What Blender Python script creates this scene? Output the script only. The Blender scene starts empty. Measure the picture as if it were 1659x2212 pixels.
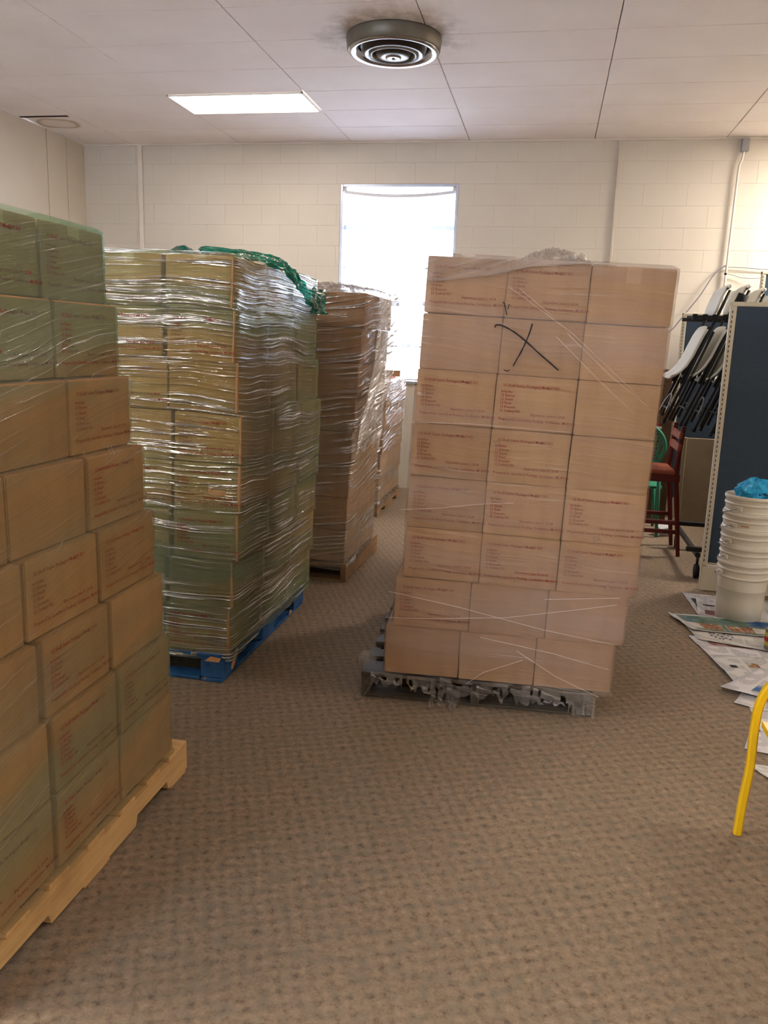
import bpy, bmesh, math, random
from mathutils import Vector, Matrix, Euler, noise
random.seed(7)
C = bpy.context.scene.collection
SC = bpy.context.scene
R = math.radians

# ------------------------------------------------------------------ camera
def cam_axes(yaw, pitch, roll):
    f = Vector((-math.sin(yaw)*math.cos(pitch), math.cos(yaw)*math.cos(pitch), -math.sin(pitch)))
    r0 = Vector((math.cos(yaw), math.sin(yaw), 0)); u0 = r0.cross(f)
    return r0*math.cos(roll)+u0*math.sin(roll), -r0*math.sin(roll)+u0*math.cos(roll), f
cd = bpy.data.cameras.new('camera'); cam = bpy.data.objects.new('camera', cd); C.objects.link(cam)
r_, u_, f_ = cam_axes(R(10.8), R(11.6), R(1.97))
m = Matrix((r_, u_, -f_)).transposed().to_4x4(); m.translation = Vector((0, 0, 1.54)); cam.matrix_world = m
cd.sensor_fit = 'VERTICAL'; cd.sensor_height = 24; cd.lens = 24*1780/2212; cd.clip_start = 0.05
SC.camera = cam

# ------------------------------------------------------------------ world, exposure, lamp strengths
w = bpy.data.worlds.new('sky'); SC.world = w; w.use_nodes = True
bg = w.node_tree.nodes['Background']; bg.inputs[0].default_value = (0.74, 0.84, 1.0, 1); bg.inputs[1].default_value = 13.0
SC.view_settings.view_transform = 'Standard'; SC.view_settings.look = 'None'
SC.view_settings.gamma = 1; SC.view_settings.use_curve_mapping = False
SC.view_settings.exposure = 0.85
SC.cycles.transparent_max_bounces = 16
SC.cycles.max_bounces = 8
# ceiling troffers: (x centre, y centre, strength); only the first is in the frame, the unseen rest are guesses added to set the light
TROFFERS = [(-2.735, 7.315, 10), (3.6, 7.6, 75), (-2.735, 1.3, 28), (0.4, -0.6, 14), (2.9, 2.5, 14)]

# ------------------------------------------------------------------ material helpers
def mat(name, col, rough=0.7, metal=0.0, spec=0.3):
    m = bpy.data.materials.new(name); m.use_nodes = True
    b = m.node_tree.nodes['Principled BSDF']
    b.inputs['Base Color'].default_value = (*col, 1); b.inputs['Roughness'].default_value = rough
    b.inputs['Metallic'].default_value = metal; b.inputs['Specular IOR Level'].default_value = spec
    return m
class NT:
    def __init__(s, m): s.t = m.node_tree; s.b = s.t.nodes.get('Principled BSDF'); s.out = s.t.nodes['Material Output']
    def n(s, ty, **kw):
        x = s.t.nodes.new(ty)
        for k, v in kw.items():
            if k.startswith('i_'):
                key = k[2:].replace('_', ' ')
                x.inputs[key].default_value = v
            else: setattr(x, k, v)
        return x
    def l(s, a, b): s.t.links.new(a, b)
    def math(s, op, a, b=None, c=None, clamp=False):
        x = s.t.nodes.new('ShaderNodeMath'); x.operation = op; x.use_clamp = clamp
        for i, v in enumerate((a, b, c)):
            if v is None: continue
            if isinstance(v, (int, float)): x.inputs[i].default_value = v
            else: s.l(v, x.inputs[i])
        return x.outputs[0]
    def ramp(s, f, stops):
        x = s.t.nodes.new('ShaderNodeValToRGB'); e = x.color_ramp.elements
        while len(e) < len(stops): e.new(0.5)
        for i, (p, c) in enumerate(stops):
            e[i].position = p; e[i].color = (*c, 1) if len(c) == 3 else c
        s.l(f, x.inputs[0]); return x.outputs[0]
    def rng(s, f, a, b, c=0.0, d=1.0):
        x = s.t.nodes.new('ShaderNodeMapRange'); x.inputs[1].default_value = a; x.inputs[2].default_value = b
        x.inputs[3].default_value = c; x.inputs[4].default_value = d; s.l(f, x.inputs[0]); return x.outputs[0]
    def noise(s, vec, scale, detail=3, rough=0.5):
        x = s.n('ShaderNodeTexNoise'); x.inputs['Scale'].default_value = scale; x.inputs['Detail'].default_value = detail
        x.inputs['Roughness'].default_value = rough
        if vec is not None: s.l(vec, x.inputs['Vector'])
        return x.outputs[0]
    def mixc(s, f, a, b, mode='MIX'):
        x = s.t.nodes.new('ShaderNodeMix'); x.data_type = 'RGBA'; x.blend_type = mode
        for sock, v in ((x.inputs[0], f), (x.inputs[6], a), (x.inputs[7], b)):
            if isinstance(v, (int, float)): sock.default_value = v
            elif isinstance(v, tuple): sock.default_value = (*v, 1)
            else: s.l(v, sock)
        return x.outputs[2]
    def mapping(s, src, scale=(1, 1, 1), rot=(0, 0, 0)):
        x = s.n('ShaderNodeMapping'); x.inputs['Scale'].default_value = scale; x.inputs['Rotation'].default_value = rot
        s.l(src, x.inputs['Vector']); return x.outputs[0]
    def tc(s, which='Object'): return s.n('ShaderNodeTexCoord').outputs[which]
    def pos(s): return s.n('ShaderNodeNewGeometry').outputs['Position']
    def bump(s, h, strength=0.3, dist=0.01, to=None):
        x = s.n('ShaderNodeBump'); x.inputs['Strength'].default_value = strength; x.inputs['Distance'].default_value = dist
        s.l(h, x.inputs['Height'])
        if to is not None: s.l(x.outputs[0], to)
        return x.outputs[0]

def noisy(name, c1, c2, scale=6, rough=0.7, stretch=(1, 1, 1), bump=0.0, coord='Object', metal=0.0, detail=4, spec=0.3, per_obj=0.0):
    m = mat(name, c1, rough, metal, spec); t = NT(m)
    v = t.mapping(t.tc(coord), stretch)
    f = t.noise(v, scale, detail, 0.6)
    c = t.mixc(t.rng(f, 0.3, 0.7), c1, c2)
    if per_obj:
        oi = t.n('ShaderNodeObjectInfo').outputs['Random']
        hs = t.n('ShaderNodeHueSaturation'); t.l(c, hs.inputs['Color']); t.l(t.rng(oi, 0, 1, 1-per_obj, 1+per_obj), hs.inputs['Value']); c = hs.outputs[0]
    t.l(c, t.b.inputs['Base Color'])
    if bump: t.bump(f, bump, 0.005, t.b.inputs['Normal'])
    return m

M = {}
# cardboard
def cardboard(name, base, dark):
    m = mat(name, base, 0.75, 0, 0.2); t = NT(m); oc = t.tc('Object')
    f1 = t.noise(t.mapping(oc, (14, 14, 1.5)), 1.0, 3); f2 = t.noise(oc, 3.0, 3)
    flute = t.noise(t.mapping(oc, (90, 90, 1)), 1.0, 1)
    c = t.mixc(t.rng(f1, 0.35, 0.7), base, dark)
    c = t.mixc(t.rng(f2, 0.4, 0.8, 0, 0.5), c, tuple(x*1.15 for x in base))
    oi = t.n('ShaderNodeObjectInfo').outputs['Random']
    hs = t.n('ShaderNodeHueSaturation'); t.l(c, hs.inputs['Color']); t.l(t.rng(oi, 0, 1, 0.9, 1.08), hs.inputs['Value'])
    t.l(hs.outputs[0], t.b.inputs['Base Color']); t.bump(flute, 0.25, 0.001, t.b.inputs['Normal'])
    return m
M['card'] = cardboard('kraft_cardboard', (0.44, 0.265, 0.14), (0.36, 0.205, 0.10))
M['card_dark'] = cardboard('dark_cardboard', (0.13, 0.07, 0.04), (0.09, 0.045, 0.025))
M['tape'] = mat('tan_tape', (0.52, 0.33, 0.18), 0.3)
M['ink'] = mat('red_ink', (0.25, 0.03, 0.02), 0.7)
M['marker'] = mat('black_marker', (0.012, 0.012, 0.016), 0.5)

def wood(name, c1, c2, rough=0.7, axis='y'):
    st = {'x': (1.2, 22, 22), 'y': (22, 1.2, 22), 'z': (22, 22, 1.2)}[axis]
    m = mat(name, c1, rough, 0, 0.25); t = NT(m); oc = t.tc('Object')
    g = t.noise(t.mapping(oc, st), 2.0, 5, 0.65); k = t.noise(oc, 5.0, 2)
    c = t.mixc(t.rng(g, 0.3, 0.7), c1, c2); c = t.mixc(t.rng(k, 0.55, 0.8, 0, 0.6), c, tuple(x*0.5 for x in c2))
    t.l(c, t.b.inputs['Base Color']); t.bump(g, 0.4, 0.003, t.b.inputs['Normal'])
    return m
M['pine_x'] = wood('pale_pine', (0.72, 0.47, 0.22), (0.55, 0.31, 0.12), axis='x')
M['pine_y'] = wood('pale_pine_long', (0.74, 0.49, 0.23), (0.56, 0.33, 0.13), axis='y')
M['grey_x'] = wood('weathered_wood', (0.12, 0.10, 0.075), (0.05, 0.04, 0.03), axis='x')
M['grey_y'] = wood('weathered_wood_long', (0.13, 0.11, 0.08), (0.05, 0.04, 0.03), axis='y')
M['brown_x'] = wood('brown_wood', (0.32, 0.19, 0.09), (0.18, 0.10, 0.05), axis='x')
M['brown_y'] = wood('brown_wood_long', (0.34, 0.20, 0.10), (0.18, 0.10, 0.05), axis='y')
m = mat('blue_paint', (0.02, 0.09, 0.26), 0.55); t = NT(m); f = t.noise(t.tc('Object'), 9, 4, 0.7)
t.l(t.mixc(t.rng(f, 0.66, 0.69), t.mixc(t.rng(f, 0.3, 0.6), (0.012, 0.055, 0.17), (0.03, 0.12, 0.32)), (0.45, 0.25, 0.1)), t.b.inputs['Base Color']); M['blue'] = m
M['scuff'] = wood('bare_scuffed_wood', (0.68, 0.36, 0.14), (0.5, 0.24, 0.09))

# walls
def paint(name, c1, c2):
    m = mat(name, c1, 0.55, 0, 0.3); t = NT(m); p = t.pos()
    f = t.noise(p, 1.3, 3); g = t.noise(p, 60, 3)
    t.l(t.mixc(t.rng(f, 0.35, 0.7), c1, c2), t.b.inputs['Base Color']); t.bump(g, 0.25, 0.003, t.b.inputs['Normal'])
    return m
M['wall'] = paint('cream_painted_block', (0.67, 0.61, 0.525), (0.63, 0.565, 0.48))
M['mortar'] = paint('painted_mortar', (0.64, 0.575, 0.49), (0.58, 0.51, 0.43))
M['trim'] = paint('cream_trim', (0.74, 0.68, 0.60), (0.68, 0.61, 0.52))
# ceiling tile with water ring and soot marks, both stains of the tiles themselves
m = mat('white_fibre_tile', (0.80, 0.76, 0.74), 0.8, 0, 0.1); t = NT(m); p = t.pos()
f = t.noise(p, 2.0, 4); spk = t.noise(p, 90, 2)
c = t.mixc(t.rng(f, 0.35, 0.75), (0.90, 0.85, 0.84), (0.85, 0.79, 0.78))
c = t.mixc(t.rng(spk, 0.72, 0.8, 0, 0.35), c, (0.4, 0.36, 0.33))
def dist_to(x, y, sx=1, sy=1):
    s_ = t.n('ShaderNodeSeparateXYZ'); t.l(p, s_.inputs[0])
    a = t.math('MULTIPLY', t.math('SUBTRACT', s_.outputs[0], x), sx); b = t.math('MULTIPLY', t.math('SUBTRACT', s_.outputs[1], y), sy)
    return t.math('SQRT', t.math('ADD', t.math('MULTIPLY', a, a), t.math('MULTIPLY', b, b)))
wob = t.math('MULTIPLY', t.noise(p, 6, 3), 0.12)
d = t.math('ADD', dist_to(-4.88, 7.86, 1, 1.6), wob)
ringm = t.math('SUBTRACT', t.rng(d, 0.31, 0.27), t.math('MULTIPLY', t.rng(d, 0.27, 0.22), 0.75), clamp=True)
c = t.mixc(t.math('MULTIPLY', ringm, 0.75), c, (0.42, 0.27, 0.14))
d2 = t.math('ADD', dist_to(-1.16, 5.85), t.math('MULTIPLY', t.noise(p, 4, 4), 0.35))
soot = t.math('MULTIPLY', t.rng(d2, 0.74, 0.50), t.rng(t.noise(p, 9, 4, 0.7), 0.40, 0.58))
c = t.mixc(t.math('MULTIPLY', soot, 0.42), c, (0.22, 0.16, 0.10))
t.l(c, t.b.inputs['Base Color']); t.bump(t.noise(p, 140, 3), 0.3, 0.003, t.b.inputs['Normal']); M['tile'] = m
M['seam'] = mat('tile_gap', (0.5, 0.45, 0.41), 0.9)
M['dark'] = mat('dark_void', (0.02, 0.012, 0.01), 0.9)
# carpet
m = mat('taupe_carpet', (0.2, 0.16, 0.12), 0.95, 0, 0.05); t = NT(m); p = t.pos()
dv = t.n('ShaderNodeVectorMath', operation='ADD'); t.l(p, dv.inputs[0])
nd = t.n('ShaderNodeTexNoise'); nd.inputs['Scale'].default_value = 22; t.l(p, nd.inputs['Vector'])
sc_ = t.n('ShaderNodeVectorMath', operation='SCALE'); sc_.inputs['Scale'].default_value = 0.022; t.l(nd.outputs['Color'], sc_.inputs[0]); t.l(sc_.outputs[0], dv.inputs[1])
rp = t.mapping(dv.outputs[0], (1, 1, 1), (0, 0, R(22))); s_ = t.n('ShaderNodeSeparateXYZ'); t.l(rp, s_.inputs[0])
K = 2*math.pi/0.060
sx = t.math('SINE', t.math('MULTIPLY', s_.outputs[0], K)); sy = t.math('SINE', t.math('MULTIPLY', s_.outputs[1], K))
lat = t.math('MULTIPLY', sx, sy)
n1 = t.noise(p, 48, 4, 0.75); n2 = t.noise(p, 420, 3, 0.8); n3 = t.noise(p, 2.2, 3)
h = t.math('ADD', t.math('MULTIPLY', lat, 0.06), t.math('ADD', t.math('MULTIPLY', n1, 0.75), t.math('MULTIPLY', n2, 0.55)))
c = t.ramp(h, [(0.42, (0.07, 0.058, 0.048)), (0.60, (0.238, 0.172, 0.118)), (0.76, (0.335, 0.248, 0.172)), (0.92, (0.47, 0.365, 0.26))])
n4 = t.noise(p, 24, 2); c = t.mixc(t.rng(n4, 0.5, 0.72, 0, 0.45), c, (0.15, 0.15, 0.125)); c = t.mixc(t.rng(n3, 0.4, 0.7, 0, 0.25), c, (0.2, 0.16, 0.115))
t.l(c, t.b.inputs['Base Color']); t.bump(t.math('ADD', n2, t.math('MULTIPLY', lat, 0.08)), 0.5, 0.003, t.b.inputs['Normal']); M['carpet'] = m

M['emit'] = None
def emitter(s):
    m = bpy.data.materials.new('lamp_diffuser'); m.use_nodes = True; nt = m.node_tree; nt.nodes.clear()
    e = nt.nodes.new('ShaderNodeEmission'); e.inputs[0].default_value = (1.0, 0.91, 0.79, 1); e.inputs[1].default_value = s
    o = nt.nodes.new('ShaderNodeOutputMaterial'); nt.links.new(e.outputs[0], o.inputs[0]); return m
M['white_metal'] = mat('white_enamel', (0.75, 0.73, 0.7), 0.4)
M['chrome'] = mat('brushed_chrome', (0.40, 0.41, 0.46), 0.16, 1.0)
M['vent'] = noisy('dusty_vent_metal', (0.20, 0.185, 0.155), (0.12, 0.11, 0.09), 5, 0.45, metal=0.4)
M['vent_dark'] = mat('dark_vent_metal', (0.045, 0.035, 0.03), 0.3, 0.6)
M['blind'] = mat('white_blind_slat', (0.72, 0.72, 0.76), 0.5)
M['sash'] = mat('aluminium_sash', (0.42, 0.44, 0.50), 0.35, 0.6)
m = bpy.data.materials.new('window_glass'); m.use_nodes = True; t = NT(m); t.t.nodes.remove(t.b)
tr = t.n('ShaderNodeBsdfTransparent'); gl = t.n('ShaderNodeBsdfGlossy'); gl.inputs['Roughness'].default_value = 0.03
mx = t.n('ShaderNodeMixShader'); mx.inputs[0].default_value = 0.06; t.l(tr.outputs[0], mx.inputs[1]); t.l(gl.outputs[0], mx.inputs[2]); t.l(mx.outputs[0], t.out.inputs[0]); M['glass'] = m
M['fabric'] = noisy('blue_panel_fabric', (0.036, 0.056, 0.085), (0.050, 0.074, 0.11), 120, 0.95, bump=0.2)
M['cream_metal'] = mat('cream_enamel', (0.58, 0.53, 0.42), 0.45)
M['slot'] = mat('slot_dark', (0.03, 0.02, 0.015), 0.8)
M['white_plastic'] = noisy('white_moulded_plastic', (0.68, 0.67, 0.62), (0.60, 0.58, 0.52), 4, 0.45)
M['black_metal'] = mat('black_enamel', (0.022, 0.020, 0.019), 0.5)
M['rubber'] = mat('black_rubber', (0.01, 0.01, 0.011), 0.7)
M['bucket'] = noisy('off_white_bucket_plastic', (0.74, 0.71, 0.62), (0.66, 0.62, 0.53), 3, 0.4)
m = noisy('blue_bag_plastic', (0.01, 0.30, 0.68), (0.04, 0.50, 0.85), 20, 0.3, bump=0.3); M['bag'] = m
M['navy'] = mat('navy_ink', (0.005, 0.012, 0.08), 0.5)
M['yellow'] = noisy('glossy_yellow_paint', (0.85, 0.52, 0.01), (0.78, 0.45, 0.01), 3, 0.3, spec=0.5)
M['red_wood'] = noisy('red_painted_wood', (0.13, 0.014, 0.010), (0.085, 0.010, 0.008), 6, 0.45)
M['orange_wood'] = noisy('orange_worn_wood', (0.32, 0.075, 0.035), (0.22, 0.05, 0.025), 6, 0.5)
M['green_plastic'] = noisy('green_plastic', (0.04, 0.25, 0.155), (0.03, 0.18, 0.11), 5, 0.45)
M['conduit'] = mat('painted_conduit', (0.68, 0.64, 0.58), 0.4)
M['grey_box'] = mat('grey_metal_box', (0.30, 0.30, 0.32), 0.5)
M['cable'] = mat('grey_cable', (0.22, 0.22, 0.26), 0.5)
M['label_white'] = mat('white_label', (0.7, 0.68, 0.7), 0.6); M['label_red'] = mat('red_label', (0.35, 0.015, 0.03), 0.6)
M['beige_board'] = noisy('beige_board', (0.28, 0.21, 0.13), (0.22, 0.16, 0.10), 4, 0.8)
M['can_label'] = mat('yellow_green_can_label', (0.42, 0.36, 0.05), 0.4); M['can_metal'] = mat('dull_tin', (0.25, 0.22, 0.14), 0.35, 0.7)
M['pink_card'] = mat('pinkish_board', (0.55, 0.20, 0.13), 0.7)
# newsprint
def newsprint(name, base=(0.60, 0.57, 0.52), seed=0.0):
    m = mat(name, base, 0.85, 0, 0.1); t = NT(m); uv = t.tc('UV'); s_ = t.n('ShaderNodeSeparateXYZ'); t.l(uv, s_.inputs[0])
    col = t.math('FRACT', t.math('MULTIPLY', s_.outputs[0], 5.0)); row = t.math('FRACT', t.math('MULTIPLY', s_.outputs[1], 75.0))
    incol = t.math('MULTIPLY', t.rng(col, 0.04, 0.07), t.rng(col, 0.96, 0.93))
    inrow = t.math('MULTIPLY', t.rng(row, 0.3, 0.42), 0.9)
    mp = t.n('ShaderNodeMapping'); mp.inputs['Location'].default_value = (seed, seed*1.7, 0); t.l(uv, mp.inputs[0])
    wd = t.rng(t.noise(t.mapping(mp.outputs[0], (90, 75, 1)), 1, 1), 0.35, 0.55)
    blk = t.rng(t.noise(t.mapping(mp.outputs[0], (6, 5, 1)), 1, 0), 0.44, 0.48)
    ink = t.math('MULTIPLY', t.math('MULTIPLY', incol, inrow), t.math('MULTIPLY', wd, blk))
    c = t.mixc(t.math('MULTIPLY', ink, 0.62), base, (0.07, 0.065, 0.07))
    t.l(c, t.b.inputs['Base Color']); return m
M['news1'] = newsprint('newsprint_text', seed=0.0); M['news2'] = newsprint('newsprint_text_pale', (0.64, 0.60, 0.58), 3.1)
def photo_mat(name, cols, scale=7):
    m = mat(name, cols[0], 0.7, 0, 0.2); t = NT(m); f = t.noise(t.tc('Object'), scale, 2)
    n = len(cols); t.l(t.ramp(f, [(0.3+0.4*i/(n-1), c) for i, c in enumerate(cols)]), t.b.inputs['Base Color']); return m
M['ph_green'] = photo_mat('printed_green_block', [(0.05, 0.11, 0.09), (0.13, 0.18, 0.14), (0.18, 0.24, 0.18)], 16)
M['ph_food'] = photo_mat('printed_food_photo', [(0.42, 0.42, 0.36), (0.36, 0.22, 0.07), (0.20, 0.04, 0.04), (0.36, 0.33, 0.27)], 34)
M['ph_people'] = photo_mat('printed_brown_photo', [(0.08, 0.07, 0.07), (0.28, 0.12, 0.1), (0.4, 0.28, 0.24)], 20)
M['ph_yellow'] = photo_mat('printed_olive_block', [(0.25, 0.22, 0.02), (0.18, 0.16, 0.03), (0.08, 0.08, 0.02)], 25)
M['ph_blue'] = photo_mat('printed_blue_photo', [(0.02, 0.06, 0.18), (0.06, 0.15, 0.3), (0.3, 0.34, 0.36)], 12)
M['ph_black'] = mat('black_print', (0.03, 0.03, 0.035), 0.7)

# stretch film: real thin film, mostly see-through, haze and tint in the film, streaky glossy wrinkles
def film(name, tint, tintamt, haze, hazecol, streak, slope, rough=0.16, sc=110, amt=(0.50, 0.60), tmask=None, base_gloss=0.07, fine=0.012, base=(.97, .97, .97), uS=1.6, graze=.25, transl=.25, hlo=.35):
    m = bpy.data.materials.new(name); m.use_nodes = True; t = NT(m); t.t.nodes.remove(t.b)
    uv = t.tc('UV'); s_ = t.n('ShaderNodeSeparateXYZ'); t.l(uv, s_.inputs[0]); u, v = s_.outputs[0], s_.outputs[1]
    low = t.noise(t.mapping(uv, (1.4, 2.2, 1)), 1.0, 2)
    v2 = t.math('ADD', v, t.math('ADD', t.math('MULTIPLY', u, slope), t.math('MULTIPLY', low, 0.10)))
    def sv(a, b):
        x = t.n('ShaderNodeCombineXYZ'); t.l(t.math('MULTIPLY', u, a), x.inputs[0]); t.l(t.math('MULTIPLY', v2, b), x.inputs[1]); return x.outputs[0]
    n1 = t.noise(sv(uS, sc), 1.0, 3, 0.6); n2 = t.noise(sv(5.0, 30), 1.0, 2)
    patch = t.noise(t.mapping(uv, (3.5, 5.0, 1)), 1.0, 2)
    hband = t.noise(sv(0.5, 5.0), 1.0, 3)
    st = t.math('MULTIPLY', t.rng(n1, amt[0], amt[1]), t.rng(patch, 0.36, 0.56))
    bh = t.math('ADD', n1, t.math('MULTIPLY', n2, 0.6))
    bp_ = t.n('ShaderNodeBump'); bp_.inputs['Strength'].default_value = 1.0; bp_.inputs['Distance'].default_value = fine; t.l(bh, bp_.inputs['Height'])
    tm = t.rng(hband, 0.42, 0.62) if tmask is None else tmask(t, u, v2, hband, v)
    tcol = t.mixc(t.math('MULTIPLY', tm, tintamt), base, tint)
    tr = t.n('ShaderNodeBsdfTransparent'); t.l(tcol, tr.inputs[0])
    df = t.n('ShaderNodeBsdfDiffuse'); t.l(t.mixc(t.math('MULTIPLY', tm, min(1, tintamt*1.3)), hazecol, tuple(q*.75 for q in tint) if tintamt > .6 else tint), df.inputs[0]); t.l(bp_.outputs[0], df.inputs[1])
    gl = t.n('ShaderNodeBsdfGlossy'); gl.inputs['Roughness'].default_value = rough; t.l(bp_.outputs[0], gl.inputs['Normal'])
    hz = t.math('MULTIPLY', t.rng(hband, 0.38, 0.64, hlo, 1.0), haze)
    tl_ = t.n('ShaderNodeBsdfTranslucent'); t.l(df.inputs[0].links[0].from_socket, tl_.inputs[0]); m0 = t.n('ShaderNodeMixShader'); m0.inputs[0].default_value = transl; t.l(df.outputs[0], m0.inputs[1]); t.l(tl_.outputs[0], m0.inputs[2])
    m1 = t.n('ShaderNodeMixShader'); t.l(hz, m1.inputs[0]); t.l(tr.outputs[0], m1.inputs[1]); t.l(m0.outputs[0], m1.inputs[2])
    fr = t.n('ShaderNodeLayerWeight'); fr.inputs[0].default_value = 0.25; t.l(bp_.outputs[0], fr.inputs[1])
    g = t.math('ADD', t.math('MULTIPLY', st, streak), t.math('ADD', base_gloss, t.math('MULTIPLY', fr.outputs[0], graze)), clamp=True)
    m2 = t.n('ShaderNodeMixShader'); t.l(g, m2.inputs[0]); t.l(m1.outputs[0], m2.inputs[1]); t.l(gl.outputs[0], m2.inputs[2]); t.l(m2.outputs[0], t.out.inputs[0])
    return m
def tm_left(t, u, v2, hb, v):     # upper third and a low band of the winding are several layers of green film
    top = t.rng(t.math('ADD', v, t.math('MULTIPLY', hb, 0.5)), 1.58, 1.80); low = t.math('MULTIPLY', t.rng(v2, -0.42, -0.34), t.rng(v2, -0.10, -0.20))
    return t.math('ADD', t.math('MAXIMUM', top, t.math('MULTIPLY', low, 0.45)), t.math('MULTIPLY', t.rng(hb, 0.45, 0.65), 0.18), clamp=True)
GREEN = (0.22, 0.50, 0.38)
M['film_left'] = film('green_film_left', (0.60, 0.80, 0.66), 0.85, 0.24, (0.46, 0.38, 0.22), 0.35, -0.20, tmask=tm_left, base_gloss=0.03, amt=(0.56, 0.66), base=(.95, .94, .82))
M['film_green'] = film('green_film_glossy', (0.55, 0.80, 0.60), 0.75, 0.18, (0.56, 0.60, 0.32), 1.0, 0.02, rough=0.13, sc=85, amt=(0.52, 0.58), base_gloss=0.05, base=(.92, .98, .80), fine=0.03, uS=0.9, graze=.5)
M['film_clear'] = film('clear_film_milky', (0.9, 0.82, 0.8), 0.3, 0.30, (0.60, 0.48, 0.42), 0.14, 0.05, rough=0.22, sc=60, amt=(0.56, 0.68), base_gloss=0.03, hlo=.12)
M['film_back'] = film('clear_film_crinkled', (0.8, 0.78, 0.66), 0.4, 0.26, (0.62, 0.55, 0.48), 0.8, -0.12, rough=0.14, sc=45, amt=(0.5, 0.60), base_gloss=0.06, fine=0.05, transl=.5)
M['film_white'] = film('bunched_white_film', (0.9, 0.9, 0.9), 0.2, 0.30, (0.60, 0.54, 0.49), 0.22, 0.3, rough=0.3, sc=40, base_gloss=0.02, graze=.10)
M['film_drape'] = film('draped_milky_film', (0.9, 0.9, 0.9), 0.2, 0.40, (0.62, 0.52, 0.46), 0.35, -0.25, rough=0.2, sc=50, amt=(0.5, 0.66), base_gloss=0.05)
M['film_lit_side'] = film('pale_lit_side_film', (0.95, 0.9, 0.9), 0.2, 0.62, (0.80, 0.70, 0.66), 0.9, -0.3, rough=0.16, sc=45, amt=(0.5, 0.62), base_gloss=0.06, fine=0.05, transl=.45)  # hazier, paler copy of the back film, stands in for window light
M['film_rope'] = film('twisted_green_film', (0.02, 0.33, 0.24), 1.0, 0.75, (0.03, 0.33, 0.24), 0.35, 0.3, rough=0.2, sc=60, tmask=lambda t, u, v2, h, v: t.rng(h, -1, 0), base_gloss=0.05)
M['film_strand'] = mat('film_crease', (0.85, 0.74, 0.66), 0.3)

# ------------------------------------------------------------------ mesh helpers
class MB:
    def __init__(s): s.v = []; s.f = []; s.uv = []
    def add(s, vs, fs):
        o = len(s.v); s.v += [tuple(x) for x in vs]; s.f += [tuple(i+o for i in f) for f in fs]; return s
    def box(s, c, d, mtx=None, ch=0.0):
        x, y, z = d[0]/2, d[1]/2, d[2]/2
        if ch:
            vs = []; k = min(ch, x*.45, y*.45, z*.45)
            bm = bmesh.new(); bmesh.ops.create_cube(bm, size=1)
            for q in bm.verts: q.co = Vector((q.co.x*d[0], q.co.y*d[1], q.co.z*d[2]))
            bmesh.ops.bevel(bm, geom=bm.edges[:], offset=k, segments=1, affect='EDGES')
            vs = [q.co.copy() for q in bm.verts]; fs = [[q.index for q in f.verts] for f in bm.faces]; bm.free()
        else:
            vs = [Vector(p) for p in ((-x,-y,-z),(x,-y,-z),(x,y,-z),(-x,y,-z),(-x,-y,z),(x,-y,z),(x,y,z),(-x,y,z))]
            fs = [(0,3,2,1),(4,5,6,7),(0,1,5,4),(1,2,6,5),(2,3,7,6),(3,0,4,7)]
        if mtx: vs = [mtx @ q for q in vs]
        return s.add([q+Vector(c) for q in vs], fs)
    def tube(s, pts, r, n=10, cap=True, flat=1.0):
        pts = [Vector(p) for p in pts]; rs = r if isinstance(r, (list, tuple)) else [r]*len(pts)
        vs = []; fs = []; pn = None
        for i, p in enumerate(pts):
            d = (pts[min(i+1, len(pts)-1)] - pts[max(i-1, 0)]).normalized()
            if pn is None:
                a = Vector((0, 0, 1)) if abs(d.z) < .9 else Vector((0, 1, 0)); pn = (a - d*a.dot(d)).normalized()
            else: pn = (pn - d*pn.dot(d)).normalized()
            b = d.cross(pn)
            for k in range(n):
                t_ = 2*math.pi*k/n; vs.append(p + pn*math.cos(t_)*rs[i]*flat + b*math.sin(t_)*rs[i])
        for i in range(len(pts)-1):
            for k in range(n): fs.append((i*n+k, i*n+(k+1) % n, (i+1)*n+(k+1) % n, (i+1)*n+k))
        if cap: fs.append(tuple(range(n))[::-1]); fs.append(tuple(range((len(pts)-1)*n, len(pts)*n)))
        return s.add(vs, fs)
    def lathe(s, prof, n=40, c=(0, 0, 0)):
        vs = []; fs = []
        for r, z in prof:
            for k in range(n):
                a = 2*math.pi*k/n; vs.append(Vector((c[0]+r*math.cos(a), c[1]+r*math.sin(a), c[2]+z)))
        for i in range(len(prof)-1):
            for k in range(n): fs.append((i*n+k, i*n+(k+1) % n, (i+1)*n+(k+1) % n, (i+1)*n+k))
        return s.add(vs, fs)
    def mesh(s, name, mt, smooth=False, uvf=None):
        me = bpy.data.meshes.new(name); me.from_pydata(s.v, [], s.f); me.materials.append(mt)
        if smooth: me.polygons.foreach_set('use_smooth', [True]*len(me.polygons))
        if uvf:
            ul = me.uv_layers.new(name='UVMap')
            for lp in me.loops: ul.data[lp.index].uv = uvf(lp.vertex_index)
        me.update(); return me
    def build(s, name, mt, parent=None, smooth=False, uvf=None, loc=None):
        return link(name, s.mesh(name, mt, smooth, uvf), parent, loc)
def link(name, me, parent=None, loc=None, mw=None):
    o = bpy.data.objects.new(name, me); C.objects.link(o)
    if parent: o.parent = parent
    if loc is not None: o.location = loc
    if mw is not None: o.matrix_basis = mw
    return o
def empty(name, loc=(0, 0, 0), rz=0):
    o = bpy.data.objects.new(name, None); C.objects.link(o); o.location = loc; o.rotation_euler = (0, 0, rz); o.empty_display_size = 0.1; return o
def tag(o, label, cat, group=None):
    o['label'] = label; o['category'] = cat
    if group: o['group'] = group
    return o
def struct(o, label=None):
    o['kind'] = 'structure'
    if label: o['label'] = label
    return o
def copy_tree(o, parent=None):
    c = o.copy(); C.objects.link(c); c.parent = parent
    for ch in list(o.children): copy_tree(ch, c)
    return c
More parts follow.
